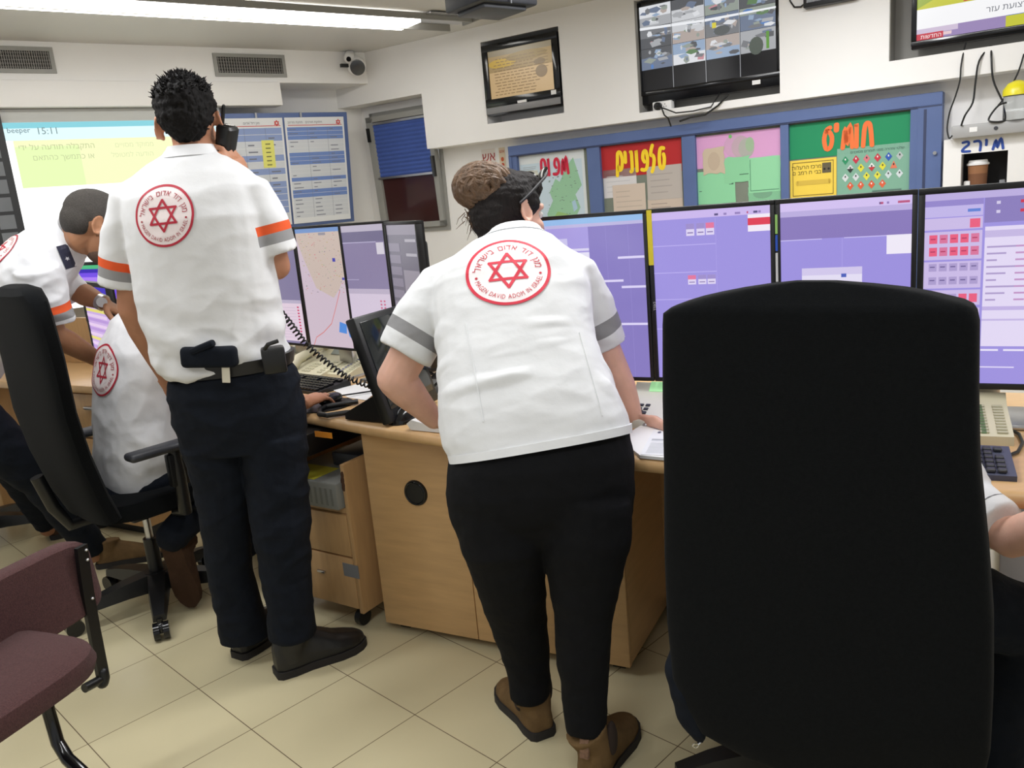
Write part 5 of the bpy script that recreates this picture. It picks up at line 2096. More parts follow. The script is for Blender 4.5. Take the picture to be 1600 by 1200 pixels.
def hand(m, w, f, n, lat, curls, sc_=1.0, thumb=(.55, .8, .2)):
    f, n, lat = f.normalized(), n.normalized(), lat.normalized()
    rings = []
    for (d, a, b) in ((-.012, .025, .021), (.015, .030, .019), (.045, .039, .017), (.075, .043, .0155), (.095, .040, .012)):
        rings.append(superring(w + f * d * sc_, lat, n, a * sc_, b * sc_, 2.6, 16))
    m.loft(rings)
    base = ((.0315, .088), (.0105, .093), (-.0105, .09), (-.030, .082))
    lens = ((.043, .026, .021), (.048, .030, .022), (.043, .027, .021), (.033, .021, .018))
    for i in range(4):
        p = w + lat * base[i][0] * sc_ + f * (base[i][1] - .012) * sc_
        sp = lat * (.10, .03, -.04, -.12)[i]
        P = [p]
        ang = 0
        for j in range(3):
            ang += curls[i][j] if isinstance(curls[i], (tuple, list)) else curls[i]
            d = (f * math.cos(ang) + n * math.sin(ang) + sp * (1 if j == 0 else .6)).normalized()
            P.append(P[-1] + d * lens[i][j] * sc_ * (1.25 if j == 0 else 1))
        r = (.0098, .0092, .0084, .0070) if i < 3 else (.0085, .008, .0074, .0062)
        m.tube(P, [q * sc_ for q in r], 10, dome=True)
    p = w + f * .022 * sc_ + lat * .022 * sc_
    d1 = (f * thumb[0] + lat * thumb[1] + n * thumb[2]).normalized()
    d2 = (f * (thumb[0] + .35) + lat * thumb[1] * .6 + n * (thumb[2] + .12)).normalized()
    d3 = (f * (thumb[0] + .55) + lat * thumb[1] * .35 + n * (thumb[2] + .2)).normalized()
    q1 = p + d1 * .04 * sc_
    q2 = q1 + d2 * .032 * sc_
    q3 = q2 + d3 * .024 * sc_
    m.tube([p, q1, q2, q3], [.0145 * sc_, .012 * sc_, .0105 * sc_, .008 * sc_], 10, dome=True)


def arm(m, sh, el, wr, r=(.040, .043, .041, .043, .036, .026)):
    u = el - sh
    f = wr - el
    m.tube([sh + u * .15, sh + u * .5, sh + u * .85, el], [r[0], r[1], r[2], r[2]], 16, dome=True)
    m.tube([el, el + f * .12, el + f * .28, el + f * .6, wr], [r[2] * .98, r[2] * 1.0, r[3], r[4], r[5]], 16, dome=True)


def head_matrix(c, fwd, up):
    fwd = fwd.normalized()
    r = fwd.cross(up).normalized()
    u = r.cross(fwd)
    return Matrix.Translation(c) @ Matrix((r, fwd, u)).transposed().to_4x4()


def head_shapes(m0, H, s=1.0, ears=True, slim=1.0):
    m = m0
    old = m.M
    m.M = H @ Matrix.Scale(s, 4)
    m.ell((0, -.014, .03), (.074 * slim, .096, .086))
    m.ell((0, .030, -.025), (.061 * slim, .060, .085))
    m.ell((0, .040, -.070), (.048 * slim, .046, .042))
    m.ell((0, .073, -.098), (.020, .017, .017))
    m.tube([(0, .088, .018), (0, .104, -.006), (0, .116, -.030)], [.008, .010, .0135], 10, dome=True)
    for q in (-1, 1):
        m.ell((.011 * q, .102, -.034), (.0085, .010, .008))
        m.tube([(.012 * q, .087, .022), (.032 * q, .082, .027), (.05 * q, .066, .022)], [.009, .011, .009], 8, dome=True)
        m.ell((.036 * q, .064, -.030), (.022, .022, .022))
        m.tube([(0, .094, -.062 + .0), (.013 * q, .091, -.062), (.024 * q, .080, -.064)], [.0065, .006, .004], 8, dome=True)
        m.tube([(0, .093, -.073), (.012 * q, .090, -.073), (.022 * q, .080, -.069)], [.0075, .007, .004], 8, dome=True)
        if ears:
            ex = .076 * slim * q
            pts = []
            for k in range(12):
                a = math.radians(-60 + k * 27)
                pts.append((ex + (.010 + .006 * (math.sin(a) + 1) * .5) * q - .004 * q * math.cos(a), -.008 + .017 * math.cos(a + 2.0), .002 + .030 * math.sin(a + 1.9)))
            m.tube(pts, .0045, 8, dome=True)
            m.ell((ex + .005 * q, -.006, .002), (.0075, .017, .027))
            m.ell((ex + .005 * q, .002, -.026), (.006, .009, .011))
            m.ell((ex + .010 * q, .006, -.002), (.006, .007, .009))
    m.M = old


def eyes(H, parent, s=1.0):
    for q in (-1, 1):
        m = MB(H @ Matrix.Scale(s, 4))
        m.ell((.031 * q, .076, .003), (.0125, .012, .0115))
        e = m.build('eye', EYEW, parent)
        m = MB(H @ Matrix.Scale(s, 4))
        m.ell((.031 * q, .0855, .002), (.0058, .0035, .0058), seg=14, rng=8)
        m.build('iris', IRIS, e)


def folds(amp, sx=9, sy=9, sz=22, seed=0.0, fine=.25):
    def f(co, n):
        p = V((co.x * sx + seed, co.y * sy + seed * 1.7, co.z * sz - seed))
        a = .24 - abs(noise.noise(p))
        b = .2 - abs(noise.noise(p * 2.3 + V((7, 3, 1))))
        return amp * (a + fine * b)
    return f


def cloth_mat(name, col, sleeves=()):
    """sleeves: (centre, axis, radius, ((t0, t1, colour), ...)) printed bands round the sleeve"""
    m = mat(name, col, .8, var=.03, vscale=14, bump=.14, bscale=26, spec=.25)
    nt = m.node_tree
    b = nt.nodes['Principled BSDF']
    src = b.inputs['Base Color'].links[0].from_socket
    tc = nt.nodes.new('ShaderNodeTexCoord')

    def VM(op, a, bb):
        n = nt.nodes.new('ShaderNodeVectorMath')
        n.operation = op
        for i, v in enumerate((a, bb)):
            if v is None:
                continue
            if isinstance(v, V):
                n.inputs[i].default_value = v
            else:
                nt.links.new(v, n.inputs[i])
        return n

    def M(op, a, bb):
        n = nt.nodes.new('ShaderNodeMath')
        n.operation = op
        for i, v in enumerate((a, bb)):
            if isinstance(v, (int, float)):
                n.inputs[i].default_value = v
            else:
                nt.links.new(v, n.inputs[i])
        return n.outputs[0]
    for c, ax, r, bands in sleeves:
        ax = ax.normalized()
        rel = VM('SUBTRACT', tc.outputs['Object'], V(c)).outputs[0]
        tt = VM('DOT_PRODUCT', rel, V(ax)).outputs['Value']
        sc_ = nt.nodes.new('ShaderNodeVectorMath')
        sc_.operation = 'SCALE'
        sc_.inputs[0].default_value = ax
        nt.links.new(tt, sc_.inputs['Scale'])
        d = VM('LENGTH', VM('SUBTRACT', rel, sc_.outputs[0]).outputs[0], None).outputs['Value']
        ins = M('LESS_THAN', d, r)
        for t0, t1, colr in bands:
            mk = M('MULTIPLY', M('MULTIPLY', M('GREATER_THAN', tt, t0), M('LESS_THAN', tt, t1)), ins)
            mx = nt.nodes.new('ShaderNodeMix')
            mx.data_type = 'RGBA'
            nt.links.new(mk, mx.inputs[0])
            nt.links.new(src, mx.inputs[6])
            mx.inputs[7].default_value = (*srgb(colr), 1)
            src = mx.outputs[2]
    nt.links.new(src, b.inputs['Base Color'])
    return m


def bvh_of(o):
    me = o.data
    return BVHTree.FromPolygons([v.co for v in me.vertices], [list(p.vertices) for p in me.polygons])


def decal(name, host, items, C, N, X, r, m=None, lift=.0022, reach=.35):
    """print flat artwork on a garment by projecting it along -N"""
    bv = bvh_of(host)
    N = N.normalized()
    X = (X - N * X.dot(N)).normalized()
    Y = N.cross(X)
    bm = bmesh.new()
    cl = bm.loops.layers.float_color.new('Col')
    for vs, fs, col, lay in items:
        P = []
        for a, b in vs:
            o = C + X * a * r + Y * b * r + N * reach
            h = bv.ray_cast(o, -N, reach * 2.2)
            P.append(bm.verts.new(h[0] + N * (lift + .0006 * lay)) if h[0] is not None else None)
        for f in fs:
            q = [P[i] for i in f]
            if any(x is None for x in q):
                continue
            if max((q[i].co - q[i - 1].co).length for i in range(len(q))) > .09:
                continue
            try:
                fc = bm.faces.new(q)
            except ValueError:
                continue
            for l in fc.loops:
                l[cl] = (*srgb(col), 1)
    me = bpy.data.meshes.new(name)
    bm.to_mesh(me)
    bm.free()
    me.materials.append(m or ART)
    o = finish(bpy.data.objects.new(name, me), host)
    return o


def mwx(o):
    return Matrix.Identity(4)


def ring_art(r0, r1, n=72, col=(190, 40, 60), lay=1, k=1):
    vs, fs = [], []
    for i in range(n):
        a = 2 * math.pi * i / n
        for j in range(k + 1):
            q = r0 + (r1 - r0) * j / k
            vs.append((q * math.cos(a), q * math.sin(a)))
    w = k + 1
    for i in range(n):
        for j in range(k):
            b, c = i * w + j, ((i + 1) % n) * w + j
            fs.append([b, b + 1, c + 1, c])
    return (vs, fs, col, lay)


def strip_art(p, q, w, col, lay=2, n=8):
    d = (V(q) - V(p)).normalized()
    nn_ = V((-d.y, d.x)) * w / 2
    vs, fs = [], []
    for i in range(n + 1):
        c = V(p).lerp(V(q), i / n)
        vs += [tuple(c - nn_), tuple(c + nn_)]
    for i in range(n):
        fs.append([2 * i, 2 * i + 2, 2 * i + 3, 2 * i + 1])
    return (vs, fs, col, lay)


def emblem_items(red=(178, 34, 56), ground=(234, 222, 222)):
    it = [ring_art(.004, .94, 64, ground, 0, 10), ring_art(.925, 1.0, 80, red, 1, 1)]
    for f in (1, -1):
        P = [(.50 * math.sin(2 * math.pi * k / 3), f * .50 * math.cos(2 * math.pi * k / 3)) for k in range(3)]
        for k in range(3):
            a, b = V(P[k]), V(P[(k + 1) % 3])
            e = (b - a).normalized() * .025
            it.append(strip_art(a - e, b + e, .075, red, 2 + .2 * (f > 0)))
    dark = tuple(int(c * .9) for c in red)

    def arc_text(s, rad, a_mid, h, flip, span, bold=.02):
        W = [text2d(ch, bold)[2] if ch != ' ' else .5 for ch in s]
        sx = min(1.0, span * rad * .86 / (h * sum(W)))
        W = [w * sx for w in W]
        gap = (span * rad - sum(w * h for w in W)) / (len(s) - 1)
        x = -span * rad / 2
        for ch, w in zip(s, W):
            xc = x + w * h / 2
            x += w * h + gap
            if ch == ' ':
                continue
            vs, fs, _ = text2d(ch, bold)
            ang = a_mid - (xc / rad) * (1 if not flip else -1)
            P = []
            for a, b in vs:
                u, v_ = (a * sx - w / 2) * h, (b - .5) * h
                if not flip:       # letters' tops point outwards
                    rr, aa = rad + v_, ang - u / rad
                else:
                    rr, aa = rad - v_, ang + u / rad
                P.append((rr * math.cos(aa), rr * math.sin(aa)))
            it.append((P, fs, dark, 2))
    arc_text(heb('מגן דוד אדום בישראל'), .735, math.pi / 2, .185, False, math.radians(172))
    arc_text('MAGEN DAVID ADOM IN ISRAEL', .765, -math.pi / 2, .128, True, math.radians(148))
    for q in (-1, 1):
        vs = [(.76 * q * math.cos(.16) + .035 * math.cos(k * .785), -.125 + .035 * math.sin(k * .785)) for k in range(8)]
        it.append((vs, [list(range(8))], dark, 2))
    return it


EMB = emblem_items()
EMB2 = emblem_items((206, 36, 62), (240, 232, 233))


def shoe(parent, M_, L=.28, w=1.0, h=1.0, up=LEATHB, ankle=None, shaft=.15, elastic=None, tab=None, name='boot', sole=SOLE):
    s = L / .285
    m = MB(M_)
    hw = ((0, .020), (.012, .031), (.05, .036), (.10, .035), (.15, .041), (.19, .046), (.23, .044), (.26, .033), (.278, .018), (.284, .008))
    ht = ((0, .075), (.012, .095), (.05, .105), (.10, .10), (.15, .080), (.19, .062), (.23, .052), (.26, .044), (.278, .036), (.284, .03))
    rings = []
    for (y, a), (_, z) in zip(hw, ht):
        a *= w
        z *= h
        r = [V((-a, y * s, .018)), V((-a * 1.02, y * s, .018 + (z - .018) * .35)), V((-a * .85, y * s, .018 + (z - .018) * .75)), V((-a * .45, y * s, z)), V((a * .45, y * s, z)), V((a * .85, y * s, .018 + (z - .018) * .75)), V((a * 1.02, y * s, .018 + (z - .018) * .35)), V((a, y * s, .018))]
        rings.append(r)
    m.loft(rings)
    top = V((0, .058 * s, shaft)) if ankle is None else M_.inverted() @ ankle
    m.tube([V((0, .052 * s, .05)), V((0, .052 * s, .09)), top], [.040 * w, .043 * w, .050 * w], 20)
    o = union(m, name, up, parent, .005, 5)
    m = MB(M_)
    P0 = []
    for (y, a) in hw:
        P0.append((a * w * 1.07 + .002, y * 1.03 * s - .004 * s))
    out = [V((x, y, 0)) for x, y in P0] + [V((-x, y, 0)) for x, y in P0[::-1]]
    m.loft([[p.copy() for p in out], [p + V((0, 0, .024)) for p in out]])
    m.build('sole', sole, o, ang=50)
    if elastic:
        for q in (-1, 1):
            MB(M_).ell((.041 * w * q, .060 * s, .112), (.0125, .019, .046)).build('elastic_panel', elastic, o)
    if tab:
        m = MB(M_)
        m.box((0, -.006, .115), (.024, .012, .05), Matrix.Rotation(-.15, 3, 'X'), .003)
        m.build('pull_tab', tab, o)
    return o


def foot_matrix(heel, toe):
    d = V(toe) - V(heel)
    a = math.atan2(d.y, d.x) - math.pi / 2
    return Matrix.Translation(V((heel[0], heel[1], 0))) @ Matrix.Rotation(a, 4, 'Z')


def pring(xl, yl, xr, yr, Y, b, fw, p=2.3, YR=None, k=1.0, db=0.0, n=28):
    a, c = at(xl, yl, Y), at(xr, yr, Y if YR is None else YR)
    lat = (c - a)
    r = lat.length / 2
    lat.normalize()
    return superring((a + c) / 2, lat, perp(fw, lat), r * k - db, b * k - db, p, n)


def legpath(L):
    P = [at(x, y, Y) for x, y, hw, Y in L]
    return P, [pr(p, hw) for p, (x, y, hw, Y) in zip(P, L)]


# ------------------------------------------------------------------ 1. the standing man with the handset
SHIRT_W = (221, 222, 224)
fw = yawv(84)
t = thing('person', 'standing man with black hair in white emblem shirt holding a handset', 'person', V((-.88, 2.42, 0)))
T = [(262, 588, 447, 560, 2.42, .135), (246, 562, 447, 542, 2.42, .145), (236, 540, 445, 522, 2.42, .15), (224, 500, 438, 482, 2.42, .145), (213, 450, 432, 430, 2.42, .14), (205, 400, 425, 382, 2.42, .135), (198, 350, 418, 334, 2.42, .13), (192, 312, 409, 296, 2.43, .12), (203, 284, 394, 268, 2.44, .10), (232, 258, 360, 247, 2.45, .08), (262, 240, 334, 234, 2.46, .062), (268, 232, 329, 227, 2.465, .057)]
shL, shR = at(203, 305, 2.43), at(398, 290, 2.43)
cuL, cuR = at(187, 447, 2.45), at(432, 396, 2.44)
elL, wrL = at(206, 482, 2.47), at(262, 592, 2.62)
elR, wrR = at(432, 416, 2.46), at(385, 296, 2.50)
m = MB()
m.loft([pring(*q[:6], fw) for q in T])
m.tube([at(232, 292, 2.43), at(207, 312, 2.43), at(192, 375, 2.44), cuL], [.045, .062, .062, .060], 20)
m.tube([at(362, 282, 2.44), at(392, 302, 2.43), at(415, 348, 2.43), cuR], [.045, .064, .066, .066], 20)
gray, orange = (146, 146, 148), (226, 92, 48)
aL, aR = (cuL - shL), (cuR - shR)
lL, lR = aL.length, aR.length
SM = cloth_mat('white_shirt_standing', SHIRT_W, [(shL, aL, .085, ((lL - .083, lL - .057, orange), (lL - .057, lL - .028, gray))), (shR, aR, .085, ((lR - .086, lR - .060, orange), (lR - .060, lR - .030, gray)))])


def shirt_folds(co, n):
    base = folds(.010, 7, 7, 12, 2.0)(co, n)
    low = max(0, (1.22 - co.z) / .25)
    dg_ = V((co.x * 5 + co.z * 5, co.y * 6, co.z * 7 - co.x * 9))
    base += .014 * (.22 - abs(noise.noise(dg_))) * max(0, min(1, (1.42 - co.z) / .2))
    return base * (.5 + 1.2 * min(1, low)) + .008 * min(1, low) * math.sin(co.z * 60 + co.x * 22)


shirt = union(m, 'shirt', SM, t, .006, 9, shirt_folds)
decal('emblem', shirt, EMB, at(256, 337, 2.30), V((-.25, -1, .02)), V((1, -.12, .02)), .084)
# collar
m = MB()
m.loft([pring(252, 250, 342, 241, 2.452, .075, fw), pring(262, 236, 335, 229, 2.46, .064, fw), pring(264, 231, 333, 225, 2.462, .062, fw)])
m.build('collar', SM, shirt)
# trousers
Tr = [(268, 590, 455, 566, 2.42, .13), (266, 620, 468, 596, 2.42, .138), (274, 660, 476, 640, 2.42, .135), (290, 705, 480, 690, 2.42, .11)]
LL = [(335, 690, 52, 2.42), (347, 760, 43, 2.43), (353, 830, 36, 2.44), (360, 900, 34, 2.46), (373, 950, 36, 2.47), (381, 978, 38, 2.48), (384, 994, 38, 2.48)]
RL = [(428, 680, 52, 2.41), (434, 760, 48, 2.40), (440, 830, 46, 2.39), (447, 900, 38, 2.38), (454, 950, 35, 2.37), (456, 976, 37, 2.37), (458, 992, 37, 2.37)]
m = MB()
m.loft([pring(*q[:6], fw) for q in Tr])
for L_ in (LL, RL):
    P, R_ = legpath(L_)
    m.tube(P, R_, 20)
union(m, 'trousers', NAVY, t, .006, 4, folds(.012, 8, 8, 14, 5.0))
# belt
m = MB()
m.loft([pring(266, 588, 457, 566, 2.42, .137, fw), pring(264, 568, 458, 547, 2.42, .139, fw)])
belt = m.build('belt', LEATHB, t)
bm_ = MB()
c = at(428, 562, 2.28)
bm_.box(c, (.065, .05, .075), Matrix.Rotation(.3, 3, 'Z'), .008)
bm_.tube([c + V((-.02, -.02, .03)), c + V((.0, -.035, .05)), c + V((.025, -.02, .055))], .006, 8)
bm_.build('belt_pouch', BLACK, belt)
c = at(328, 557, 2.275)
bm_ = MB()
bm_.box(c, (.155, .05, .06), Matrix.Rotation(.08, 3, 'Y'), .014, 3)
bm_.box(c + V((-.01, -.015, .03)), (.07, .035, .02), Matrix.Rotation(-.3, 3, 'Y'), .008)
bm_.build('belt_pouch', NAVY, belt)
c = at(353, 583, 2.265)
MB().box(c, (.022, .004, .055), Matrix.Rotation(.12, 3, 'Y'), .001, 1).build('key_tag', mat('tag_cream', (214, 208, 190), .6), belt)
# body
hc = at(297, 196, 2.485)
hf = yawv(99) + V((0, 0, .10))
Hm = head_matrix(hc, hf, V((-.03, 0, 1)))
m = MB()
m.loft([pring(*q[:6], fw, db=.024) for q in T[:-3]] + [pring(*T[-2][:6], fw, db=.008)])
m.tube([at(300, 262, 2.46), at(299, 238, 2.468), Hm @ V((0, -.012, -.06)), Hm @ V((0, -.01, -.01))], [.06, .056, .056, .056], 20)
head_shapes(m, Hm)
arm(m, shL, elL, wrL)
arm(m, shR, elR, wrR)
hand(m, wrL, V((.35, .3, -.8)), V((.2, .9, .2)), V((.8, .2, .4)), [(.4, .6, .4)] * 4)
fdir = (at(367, 250, 2.475) - wrR).normalized()
hand(m, wrR, fdir, V((-.85, .35, .1)), V((.3, .9, .1)), [(.55, .75, .5), (.5, .8, .5), (.45, .85, .5), (.4, .9, .5)], thumb=(.6, .5, .5))
for L_ in (LL, RL):
    P, R_ = legpath(L_)
    m.tube(P, [max(.03, r * .6) for r in R_], 14)
body = union(m, 'body', SKINA, t, .0048, 3)
eyes(Hm, t)
# hair
m = MB(Hm)
m.ell((0, -.012, .056), (.084, .104, .084))
m.ell((0, -.045, .028), (.075, .074, .066))
m.ell((0, .02, .088), (.072, .085, .055))
m.ell((0, -.062, -.006), (.052, .042, .040))
hair = union(m, 'hair', HAIRB, t, .004, 3, lambda co, n: .006 * noise.noise(co * 60) + .004 * noise.noise(co * 150))
m = MB(Hm)
r_ = random.Random(21)
for k in range(420):
    th, ph = r_.uniform(0, 6.283), r_.uniform(.0, 1.25)
    d = V((math.sin(ph) * math.cos(th), math.sin(ph) * math.sin(th), math.cos(ph)))
    p = V((.080 * d.x, -.012 + .10 * d.y, .052 + .083 * d.z))
    e = (d + V((r_.uniform(-.7, .7), r_.uniform(-.7, .7), r_.uniform(-.1, .5)))).normalized()
    L_ = r_.uniform(.008, .019)
    m.tube([p, p + e * L_ * .6, p + e * L_ + V((r_.uniform(-.006, .006), 0, r_.uniform(-.004, .006)))], [.0035, .0024, .0006], 5)
m.build('hair_tufts', HAIRB, hair)
# watch strap at the raised wrist
wd1 = (wrR - elR).normalized()
q = wrR - wd1 * .03
m = MB()
x_ = wd1.orthogonal().normalized()
y_ = wd1.cross(x_)
m.loft([[q + wd1 * o + (x_ * math.cos(k * .3142) + y_ * math.sin(k * .3142)) * .033 for k in range(20)] for o in (-.011, .011)])
m.build('watch_strap', BLACK, t)
MF = foot_matrix((-.822, 2.335), (-.60, 2.475))
shoe(t, MF, .30, 1.15, 1.35, LEATHB, legpath(RL)[0][-1] + V((0, 0, .02)))
MF = foot_matrix((-.985, 2.462), (-.86, 2.66))
shoe(t, MF, .30, 1.15, 1.35, LEATHB, legpath(LL)[0][-1] + V((0, 0, .02)))

# handset held at the ear
ph_t, ph_b = at(356, 196, 2.485), at(350, 262, 2.51)
ax = (ph_t - ph_b).normalized()
sd_ = (V((1, -.25, 0)) - ax * V((1, -.25, 0)).dot(ax)).normalized()
th_ = ax.cross(sd_)
Rh = Matrix((sd_, th_, ax)).transposed()
t2 = thing('handset', 'black handset with stub antenna held to the standing man\'s ear', 'handset', ph_b)
L_ = (ph_t - ph_b).length
m = MB()
m.loft([superring(ph_b - ax * .02, sd_, th_, .017, .020, 4, 24), superring(ph_b + ax * .01, sd_, th_, .020, .024, 4, 24), superring(ph_b + ax * L_ * .55, sd_, th_, .024, .028, 4, 24), superring(ph_t - ax * .008, sd_, th_, .026, .030, 4, 24), superring(ph_t, sd_, th_, .020, .025, 4, 24)])
m.build('body', BLACK, t2)
a0 = ph_t - sd_ * .018
MB().tube([a0 - ax * .005, a0 + ax * .02, a0 + ax * .05], [.0062, .0055, .005], 12, dome=True).build('antenna', BLACK, t2)
MB().box(ph_t + sd_ * .004 + ax * -.002, (.022, .03, .008), Rh, .002).build('earpiece', BLACKG, t2)

# ------------------------------------------------------------------ 2. the woman bending over the worktop
fw = V((0, .70, -.62))
t = thing('person', 'woman with hair bun and sunglasses in white shirt bending over the worktop', 'person', V((.05, 1.95, 0)))
T = [(704, 722, 986, 672, 1.93, .165), (692, 700, 981, 648, 1.95, .165), (685, 665, 965, 612, 1.98, .16), (685, 620, 948, 575, 2.02, .15), (685, 575, 932, 535, 2.07, .145), (682, 530, 927, 495, 2.12, .14), (676, 490, 924, 458, 2.17, .135), (676, 458, 916, 430, 2.21, .13), (692, 428, 896, 406, 2.25, .115), (728, 400, 872, 383, 2.29, .09), (758, 384, 848, 373, 2.31, .068)]
shL, shR = at(690, 458, 2.23), at(898, 434, 2.22)
cuL, cuR = at(633, 553, 2.19), at(946, 540, 2.24)
elL, wrL = at(618, 592, 2.20), at(678, 655, 2.26)
elR, wrR = at(962, 590, 2.24), at(990, 656, 2.24)
FWS = [V((0, .96, -.25)).lerp(fw.normalized(), min(1, i / 5)) for i in range(len(T))]
m = MB()
m.loft([pring(*q[:6], f_) for q, f_ in zip(T, FWS)])
m.tube([at(740, 420, 2.26), at(693, 452, 2.24), at(660, 500, 2.21), cuL], [.055, .076, .080, .078], 20)
m.tube([at(862, 408, 2.26), at(895, 434, 2.23), at(925, 488, 2.23), cuR], [.055, .074, .068, .060], 20)
aL, aR = (cuL - shL), (cuR - shR)
lL, lR = aL.length, aR.length
SM = cloth_mat('white_shirt_woman', (222, 224, 226), [(shL, aL, .11, ((lL - .076, lL - .042, (142, 142, 144)),)), (shR, aR, .10, ((lR - .082, lR - .042, (142, 142, 144)),))])


def w_folds(co, n):
    s_ = co.z * .74 + co.y * .67
    base = .5 * folds(.010, 6, 9, 16, 9.0)(co, n)
    arc = .0085 * max(0, math.sin((s_ + .14 * abs(co.x - .0) + .10 * noise.noise(co * 4)) * 58)) * max(0, .3 + noise.noise(V((co.x * 7 + 3, co.y * 5, co.z * 9))) * 1.6) * max(0, min(1, (1.16 - co.z) / .08)) * max(0, min(1, (co.z - .90) / .06))
    return base + arc


shirt = union(m, 'shirt', SM, t, .006, 9, w_folds)
decal('emblem', shirt, EMB2, at(795, 441, 2.12), V((.0, -.80, .62)), V((1, -.0, -.02)), .108)
m = MB()
m.loft([pring(742, 393, 864, 379, 2.295, .085, fw), pring(758, 380, 850, 369, 2.315, .07, fw), pring(762, 374, 848, 364, 2.33, .066, fw)])
m.build('collar', SM, shirt)
# hem fold and back seams
m = MB()
m.loft([pring(702, 724, 988, 674, 1.928, .168, FWS[0]), pring(699, 712, 987, 661, 1.938, .1685, FWS[0])])
m.build('hem', SM, shirt)
bv = bvh_of(shirt)
for pts in (((728, 505), (738, 560), (748, 615), (757, 668)), ((905, 520), (922, 580), (935, 625), (942, 655))):
    P = []
    for i in range(len(pts) - 1):
        for k in range(6):
            x = pts[i][0] + (pts[i + 1][0] - pts[i][0]) * k / 6
            y = pts[i][1] + (pts[i + 1][1] - pts[i][1]) * k / 6
            d = ray(x, y).normalized()
            h = bv.ray_cast(CAM, d, 5)
            if h[0] is not None:
                P.append(h[0] + h[1] * .0008)
    if len(P) > 3:
        MB().tube(P, .0018, 6).build('seam', SM, shirt)
# trousers
fh = V((0, 1, -.25))
Tr = [(706, 690, 974, 640, 1.965, .15), (701, 712, 982, 668, 1.945, .163), (697, 745, 990, 712, 1.925, .172), (697, 780, 992, 755, 1.915, .172), (704, 815, 988, 795, 1.91, .155), (716, 842, 982, 830, 1.91, .125), (745, 862, 955, 856, 1.91, .08)]
LL = [(778, 790, 68, 1.88), (786, 840, 69, 1.87), (797, 905, 57, 1.90), (808, 960, 47, 1.94), (821, 1020, 38, 1.965), (827, 1060, 34, 1.965), (829, 1090, 33, 1.96)]
RL = [(917, 780, 70, 1.85), (917, 840, 70, 1.83), (913, 905, 58, 1.82), (911, 960, 47, 1.805), (911, 1040, 41, 1.785), (914, 1100, 35, 1.77), (915, 1146, 34, 1.75)]
m = MB()
m.loft([pring(*q[:6], fh) for q in Tr])
for L_ in (LL, RL):
    P, R_ = legpath(L_)
    m.tube(P, R_, 20)
union(m, 'trousers', BLKCL, t, .006, 14, folds(.006, 8, 8, 14, 15.0))
# body
hc = at(798, 336, 2.45)
hf = yawv(34) + V((0, 0, -.16))
Hw = head_matrix(hc, hf, V((0, .1, 1))) @ Matrix.Scale(1.07, 4)
m = MB()
m.loft([pring(*q[:6], f_, db=.026) for q, f_ in zip(T[:-2], FWS)] + [pring(*T[-1][:6], fw, db=.012)])
m.tube([at(803, 398, 2.32), at(800, 372, 2.36), Hw @ V((0, -.015, -.06)), Hw @ V((0, -.01, -.01))], [.058, .052, .050, .052], 18)
head_shapes(m, Hw, .97)
arm(m, shL, elL, wrL, (.050, .056, .052, .050, .040, .029))
arm(m, shR, elR, wrR, (.044, .048, .046, .045, .038, .028))
hand(m, wrL, V((.55, .45, -.35)), V((.1, .1, -1)), V((.45, .6, .1)), [(.25, .3, .2)] * 4, .92)
hp = onz(1028, 656, ZT + .035)
hand(m, wrR, (hp - wrR).normalized() + V((0, 0, -.06)), V((0, .15, -1)), V((-.4, .8, .2)), [(.05, .35, .3), (.1, .35, .3), (.15, .35, .3), (.2, .4, .3)], .92)
for L_ in (LL, RL):
    P, R_ = legpath(L_)
    m.tube(P, [max(.03, r * .6) for r in R_], 14)
m.ell(at(845, 720, 1.91), (.15, .11, .10))
body = union(m, 'body', SKINB, t, .0048, 3)
eyes(Hw, t, .97)
# hair: dark cap pulled back, brown bun
m = MB(Hw)
m.ell((0, -.020, .036), (.083, .100, .088))
m.ell((0, -.055, .0), (.072, .068, .078))
m.ell((0, -.055, -.055), (.050, .045, .050))
m.ell((0, .03, .075), (.068, .062, .046))
for q in (-1, 1):
    m.ell((.066 * q, .010, .030), (.020, .04, .035))
hair = union(m, 'hair', mat('dark_brown_hair', (24, 19, 18), .7, spec=.25, var=.4, vscale=60, bump=.7, bscale=120, stretch=(1, 1, .35)), t, .004, 3, lambda co, n: .003 * noise.noise(V((co.x * 30, co.y * 30, co.z * 90))))
bc = at(755, 291, 2.42)
m = MB()
m.ell(bc, (.078, .06, .060))
r_ = random.Random(31)
for k in range(90):                       # locks wound round the bun
    ax_ = V((r_.uniform(-.5, .5), -1 + r_.uniform(-.5, .5), r_.uniform(-.5, .6))).normalized()
    x_ = ax_.orthogonal().normalized()
    y_ = ax_.cross(x_)
    rad = r_.uniform(.035, .074)
    off = ax_ * math.sqrt(max(0, .075 ** 2 - rad ** 2)) * r_.choice((1, 1, -.4))
    a0 = r_.uniform(0, 6.28)
    P = []
    for i in range(12):
        a = a0 + i * .26
        w_ = off + (x_ * math.cos(a) + y_ * math.sin(a)) * rad
        P.append(bc + V((w_.x * 1.12, w_.y * .85, w_.z * .86)))
    m.tube(P, [.003 + .006 * math.sin(math.pi * i / 11) for i in range(12)], 8)
m.build('bun', HAIRBR, hair)
m = MB()
for k in range(30):                       # loose strands at the nape
    p = at(r_.uniform(726, 752), r_.uniform(322, 350), 2.40)
    e = p + V((r_.uniform(-.03, .035), r_.uniform(-.01, .03), r_.uniform(-.06, -.02)))
    m.tube([p, p.lerp(e, .5) + V((r_.uniform(-.012, .006), 0, 0)), e], [.0014, .001, .0005], 5)
m.build('loose_strands', HAIRBR, hair)
